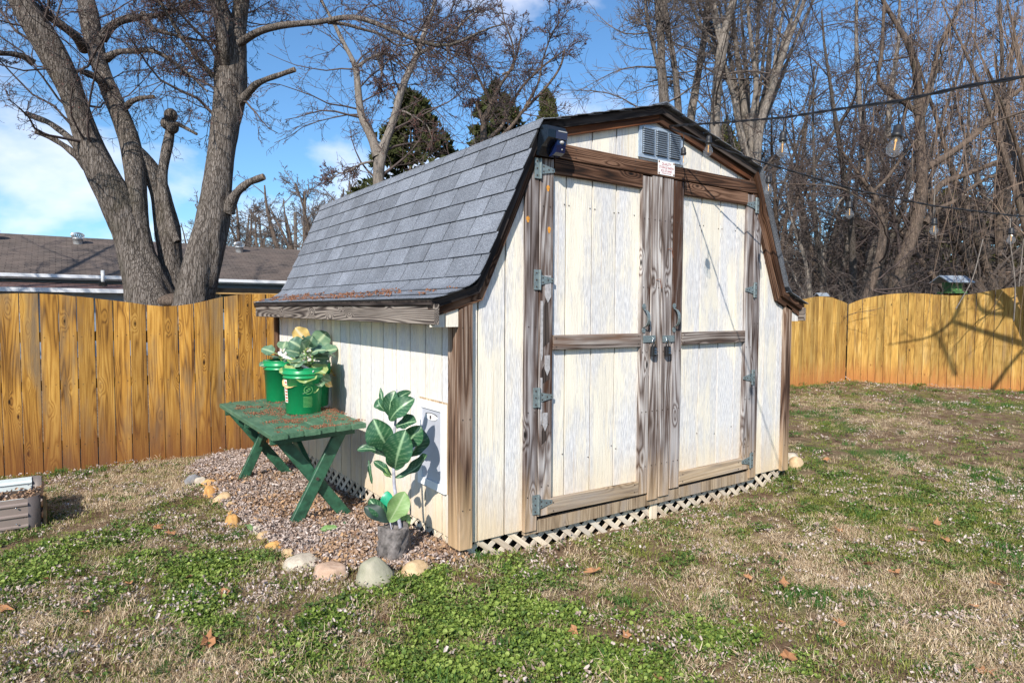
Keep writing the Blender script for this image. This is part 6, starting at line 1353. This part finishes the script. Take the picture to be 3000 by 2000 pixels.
tree('slender_tree', 'slender pale forked tree just right of the shed eave', [px_limb(q, 17.) for q in (c4([(610, 1450, 50), (615, 1180, 42), (620, 1000, 40), (622, 860, 38), (650, 760, 26), (690, 620, 24), (720, 480, 20), (780, 380, 16), (880, 320, 12)]), c4([(620, 870, 30), (590, 780, 22), (600, 620, 18), (560, 480, 14), (500, 300, 10)]), c4([(540, 1400, 50), (500, 1150, 40), (480, 980, 34), (440, 820, 30), (380, 680, 22), (330, 500, 16), (300, 250, 10)]), c4([(500, 1300, 26), (430, 1180, 24), (350, 1000, 20), (290, 900, 14)]))], g, lvr, M['bark_pale'], M['twig_grey'])
# --- generic bare trees farther off: two models, copied
def generic(seed, H, sp):
    g_ = np.random.default_rng(seed); T = Tubes(); n0 = 5; O = np.zeros((n0, 3)); O[:, :2] = g_.normal(0, .15, (n0, 2)); d = np.stack([g_.normal(0, sp, n0), g_.normal(0, sp, n0), np.ones(n0)], 1); d /= np.linalg.norm(d, axis=1, keepdims=True)
    P, R = walkb(O, d, np.full(n0, H)*g_.uniform(.75, 1.05, n0), np.full(n0, .17)*g_.uniform(.6, 1, n0), 14, .05, .3, g_, .02, .15); tm = Tubes(); tm.add(P, R, 8)
    L = np.full(n0, H*.75); ln = L
    for lv_ in (dict(m=14, t0=.14, ang=58, lr=.40, k=7, wig=.12, up=.15, rf=.4, rmin=.018, s=4), dict(m=6, t0=.2, ang=48, lr=.5, k=6, wig=.17, up=.1, rf=.5, rmin=.010, s=3), dict(m=5, t0=.2, ang=48, lr=.5, k=5, wig=.2, up=.1, rf=.55, rmin=.0075, s=3), dict(m=3, t0=.2, ang=48, lr=.5, k=3, wig=.2, up=.1, rf=.6, rmin=.006, s=3)):
        P, R, L2 = sprout(P, R, lv_['m'], lv_['t0'], 1., lv_['ang'], ln*lv_['lr'], 0, lv_['k'], lv_['wig'], lv_['up'], lv_['rf'], g_, lv_['rmin']); T.add(P, R, lv_['s']); ln = L2
    return tm, T
gen = [tuple(x.mesh(n_, m_) for x, n_, m_ in zip(generic(s, H, sp), ('trunk', 'crown'), (M['bark'] if s % 2 else M['bark_brown'], M['twig'] if s % 2 else M['twig_grey']))) for s, H, sp in ((21, 12., .16), (22, 10., .28), (24, 5.2, .35))]
def place_generic(k, px, Z, sc, rz, lab, grp='bare trees beyond the fences'):
    P = dep(px, 900, Z); t = thing('bare_tree', lab, 'tree', (P[0], P[1], -.3), rz, grp); t.scale = (sc, sc, sc*1.)
    obj('trunk', gen[k][0], t); obj('crown', gen[k][1], t, kind='stuff'); return t
L_far = 'bare grey tree among the crowd of trees beyond the side fence'
for k, px, Z, sc, rz, lab in [(0, 2330, 24, 1.0, .3, L_far), (1, 2440, 21, .95, 1.7, L_far), (0, 2520, 30, 1.2, 2.9, L_far), (0, 2720, 27, 1.15, 5.1, L_far), (0, 2890, 23, 1.1, 2.2, L_far), (1, 2980, 18, 1., 3.3, L_far), (0, 3080, 21, 1.1, 4.6, L_far),
   (1, 2230, 28, 1.1, 2.5, L_far), (0, 2120, 34, 1.3, 3.7, L_far), (1, 1780, 30, 1.0, 2., L_far), (1, 2400, 42, 1.4, 5.6, L_far),
   (0, 2480, 17.5, .8, 2.2, L_far), (1, 2290, 22, .9, 4.2, L_far), (0, 1700, 26, .85, 1.2, L_far),
   (2, 2350, 26, 1.0, 1., L_far), (2, 2900, 19, 1., 3.9, L_far), (2, 2460, 34, 1.3, 4.4, L_far), (2, 2655, 30, 1.3, 1.9, L_far)]:
    place_generic(k, px, Z, sc, rz, lab)
RL = {880: 'rounded bare tree standing right behind the utility pole', 800: 'rounded bare tree just left of the utility pole, over the house roof', 930: 'wide bare tree right of the utility pole, partly behind the shed roof', 720: 'bare tree over the roof, behind the right turbine vent',
      560: 'far bare tree seen between the two rightmost leaders of the big maple', 660: 'far bare tree just right of the rightmost maple leader', 1330: 'large far bare tree behind the evergreens and the shed roof', 960: 'low bare tree at the far end of the shed roof ridge'}
for k, px, Z, sc, rz in [(2, 880, 44, 2.15, .4), (2, 800, 50, 1.9, 1.9), (2, 930, 50, 2.3, 3.), (2, 720, 56, 2.2, 4.5), (2, 560, 54, 1.8, 5.5), (2, 660, 60, 2.3, .9), (2, 1330, 40, 2.1, 2.2), (2, 960, 40, 1.9, 5.)]: place_generic(k, px, Z, sc, rz, RL[px], 'bare trees behind the ranch house')
ts_ = thing('bare_tree', 'tall bare tree out of frame on the left whose branches shade the ranch house roof', 'tree', (-6.3, 14.2, -.3), .6); ts_.scale = (1.15, 1.15, 1.25); obj('trunk', gen[0][0], ts_); obj('crown', gen[0][1], ts_, kind='stuff')
# --- willow whips at the right edge
wl = Tubes(); n_ = 210; pxs = 2640+430*g.uniform(0, 1, n_)**.72; Zs = g.uniform(8.5, 13., n_); top = g.uniform(-500, 420, n_); O = np.array([dep(a, b_, z) for a, b_, z in zip(pxs, top, Zs)])
WB = np.array(dep(3120, 900, 11.)); WB[2] = -.2; Ln = g.uniform(.8, 3.0, n_); d = np.stack([g.normal(0, .12, n_), g.normal(0, .12, n_), -np.ones(n_)], 1); d /= np.linalg.norm(d, axis=1, keepdims=True)
P, R = walkb(O-WB, d, Ln, np.full(n_, .0040)*g.uniform(.6, 1.3, n_), 8, .06, -.5, g, .003, .4); wl.add(P, R, 3)
P2, R2, _ = sprout(P, R, 2, .1, .9, 22, Ln*.35, 0, 4, .1, -.8, .6, g, .0028); wl.add(P2, R2, 3)
wlimbs = []
for k in range(9):
    a = g.uniform(-1, .55); e = np.array(dep(3000+a*330, g.uniform(-260, 260), g.uniform(9, 13)))-WB; wlimbs.append((np.array([(0, 0, 0), e*.3+np.array([0, 0, .9]), e*.65+np.array([0, 0, .8]), e]), np.array([.12, .06, .03, .012])))
wt = thing('willow_tree', 'weeping tree with long hanging tan whips at the right edge', 'tree', tuple(WB)); tt = Tubes(); Ps, Rs = [], []
for p_, r_ in wlimbs: P, R = resample(p_, r_, 16); tt.add(P[None], R[None], 8); Ps.append(P); Rs.append(R)
obj('trunk', tt.mesh('trunk', M['bark_brown']), wt)
P, R, L2 = sprout(np.stack(Ps), np.stack(Rs), 8, .3, 1., 60, np.full(9, 1.8), 0, 7, .2, .0, .3, g, .005); wl.add(P, R, 3); P, R, L2 = sprout(P, R, 5, .2, 1, 40, L2*.9, 0, 7, .1, -1.6, .5, g, .0030); wl.add(P, R, 3)
obj('crown', wl.mesh('crown', M['twig_tan']), wt, kind='stuff')
wh = Tubes()
for pts in ([(2960, 640), (2957, 700), (2972, 800), (2976, 860), (2970, 940)], [(2998, 700), (2993, 760), (2985, 840)], [(2740, 520), (2735, 620), (2742, 700)], [(2880, 700), (2850, 820), (2800, 905)]):
    P, R = px_limb([(a, b_, 3.2) for a, b_ in pts], 7.6); P, R = resample(P-WB, R, 12); wh.add(P[None], R[None], 4)
obj('hanging_whip', wh.mesh('hanging_whip', M['bark_pale']), wt)
# --- a neighbour's tree behind the camera casts the branch shadows on the side fence
def shadow_limb(pts, back):
    """limbs whose shadow falls on the side fence along the given points"""
    A = np.array([12.1, 4.15]); B = np.array([12.6, -1.15]); nrm = np.array([B[1]-A[1], -(B[0]-A[0])]); P, R = [], []
    for x, y, w_ in pts:
        d = ray(x, y); t_ = ((A-CAM[:2])@nrm)/(d[:2]@nrm); Q = CAM+d*t_; P.append(Q-SUN*back); R.append(w_*t_/FPX/2)
    return np.array(P), np.array(R)
sl_ = [shadow_limb([(3330, 1010, 26), (3100, 1030, 20), (3000, 1010, 15), (2930, 988, 13), (2850, 962, 11), (2790, 942, 9)], 5.5), shadow_limb([(2822, 860, 9), (2812, 890, 10), (2795, 935, 10), (2765, 965, 8), (2720, 990, 6), (2680, 998, 5), (2600, 1010, 3)], 5.5), shadow_limb([(3100, 925, 14), (3000, 926, 12), (2930, 922, 10), (2880, 915, 10), (2860, 890, 8), (2858, 855, 8)], 5.5),
       shadow_limb([(3050, 960, 10), (3000, 935, 10), (2950, 915, 9), (2910, 880, 8), (2900, 850, 8)], 5.5), shadow_limb([(2900, 1150, 14), (2950, 1080, 9), (3000, 1020, 7), (3060, 960, 6)], 6.), shadow_limb([(2800, 1100, 10), (2760, 1010, 10), (2730, 960, 5)], 8.5)]
b_ = sl_[0][0][0].copy(); foot = np.array([b_[0]+.9, b_[1]-1.4, -.2]); sl_.append((np.array([foot, foot+np.array([-.1, .1, 1.6]), b_]), np.array([.16, .13, sl_[0][1][0]])))
sl_ = [sl_[-1]]+sl_[:-1]
tree('yard_tree', 'bare yard tree just past the right edge, throwing branch shadows on the side fence', sl_, g, [dict(m=7, t0=.2, ang=50, lr=.5, lmax=2.4, k=6, wig=.16, up=.1, rf=.4, rmin=.007, s=4), dict(m=5, ang=48, lr=.5, k=5, wig=.2, up=.1, rf=.5, rmin=.004, s=3)], M['bark_brown'], M['twig'], base=foot)
# --- evergreens
def evergreen_mesh(seed, n=26000, dens=1.):
    g_ = np.random.default_rng(seed); V = []; u = g_.uniform(0, 1, n)**.75; z = u; r_ = (1-u)**.8*.36*(.45+.75*fbm(u*7+seed, np.zeros(n), seed)); nb_ = 150; ba = g_.uniform(0, 2*np.pi, nb_); bz = g_.uniform(0, 1, nb_); bi = g_.integers(0, nb_, n)
    a = ba[bi]+g_.normal(0, .20, n); zz = np.clip(bz[bi]**1.25+g_.normal(0, .012, n), 0, 1); R = (1-zz)**.7*.56*(.7+.5*((bi*37 % 11)/11)); q = np.sqrt(g_.uniform(.02, 1, n)); rad = R*q; zf = zz-.10*q*(1-zz)+.02
    C_ = np.stack([rad*np.cos(a), rad*np.sin(a), zf], 1); s = .019*g_.uniform(.5, 1.4, n)
    d1 = g_.normal(size=(n, 3))+np.stack([np.cos(a), np.sin(a), .3+0*a], 1)*1.2; d1 /= np.linalg.norm(d1, axis=1, keepdims=True); d2 = np.cross(d1, g_.normal(size=(n, 3))); d2 /= np.linalg.norm(d2, axis=1, keepdims=True)
    V = np.stack([C_-d2*s[:, None]*.5, C_+d2*s[:, None]*.5, C_+d1*s[:, None]*1.6], 1).reshape(-1, 3); F = np.arange(3*n).reshape(n, 3)
    return mesh_of('crown', V, F, M['needles'])
ev = [evergreen_mesh(5), evergreen_mesh(6)]
evt = MB().tube([(0, 0, 0), (0, 0, .95)], [.022, .003], 8).mesh('trunk', M['bark_brown'])
def evergreen(px, ytop, Z, wpx, lab, k, grp=None, yb=900):
    P = dep(px, yb, Z); T_ = dep(px, ytop, Z); H = float(T_[2])+.3; W_ = wpx*Z/FPX/.46; t = thing('evergreen_tree', lab, 'tree', (P[0], P[1], -.3), k*1.3, grp); t.scale = (W_, W_, H); obj('trunk', evt, t); obj('crown', ev[k % 2], t, kind='stuff'); return t
evergreen(1205, 292, 26, 290, 'dense dark evergreen behind the slim forked tree', 0); evergreen(1455, 275, 28, 250, 'second evergreen rising behind the shrubby tree over the shed roof', 1); evergreen(1598, 288, 30, 130, 'narrow evergreen top poking up behind the shed roof shoulder', 0); evergreen(1345, 470, 30, 200, 'low evergreen between the two taller ones behind the roof', 1)
EL = {2500: 'dull evergreen mass left of the crooked brown trunk', 2640: 'low evergreen between the crooked trunk and the big curving one', 2790: 'tall evergreen behind the pale roofed bird feeder', 2975: 'dark low evergreen at the right edge above the side fence', 2880: 'evergreen right of the pale roofed bird feeder', 2380: 'low evergreen behind the slender pale tree by the shed eave', 2120: 'evergreen top just behind the right slope of the shed roof'}
for px, yt, Z, wp, k in ((2500, 640, 34, 260, 1), (2640, 690, 32, 240, 0), (2790, 560, 36, 300, 1), (2975, 700, 22, 150, 0), (2880, 740, 34, 260, 1), (2380, 740, 36, 220, 0), (2120, 380, 40, 150, 1)): evergreen(px, yt, Z, wp, EL[px], k, 'evergreens among the bare trees')
# --- brush and the far wooded rise that close the view between the trunks
br = Tubes(); n_ = 1300; pxs = g.uniform(2280, 3250, n_); Zs = g.uniform(13.8, 21, n_); O = np.array([dep(a, 900, z) for a, z in zip(pxs, Zs)]); O[:, 2] = g.uniform(.2, 1.2, n_); O_ = O.copy(); BB = O[0].copy(); BB[2] = -.2
d = np.stack([g.normal(0, .55, n_), g.normal(0, .55, n_), np.ones(n_)*.8], 1); d /= np.linalg.norm(d, axis=1, keepdims=True); P, R = walkb(O-BB, d, g.uniform(.6, 2.2, n_), np.full(n_, .007), 6, .15, -.3, g, .004, .4); br.add(P, R, 3)
P, R, _ = sprout(P, R, 3, .2, 1, 45, np.full(n_, .6), 0, 4, .2, -.1, .6, g, .0035); br.add(P, R, 3)
obj('brush', br.mesh('brush', M['twig_grey']), None, 'tangle of thin bare shrubs filling the strip beyond the side fence', 'brush', None, 'stuff', tuple(BB))
# wooded rise far behind
wr = Tubes(); n_ = 4200; an = g.uniform(-1.1, 1.2, n_); Rr = g.uniform(60, 110, n_); x_ = CAM[0]+np.sin(YAW+an)*Rr; y_ = CAM[1]+np.cos(YAW+an)*Rr; O = np.stack([x_, y_, g.uniform(0, 3, n_)], 1); d = np.stack([g.normal(0, .4, n_), g.normal(0, .4, n_), np.ones(n_)], 1); d /= np.linalg.norm(d, axis=1, keepdims=True)
P, R = walkb(O, d, g.uniform(1.5, 4.2, n_), np.full(n_, .10), 4, .15, .1, g, .05, .3); wr.add(P, R, 3); P, R, _ = sprout(P, R, 2, .3, 1, 45, np.full(n_, 2.), 0, 3, .2, .1, .6, g, .03); wr.add(P, R, 3)
obj('far_wood', wr.mesh('far_wood', M['twig_grey']), None, 'distant bare woods along the horizon', 'woods', None, 'stuff')
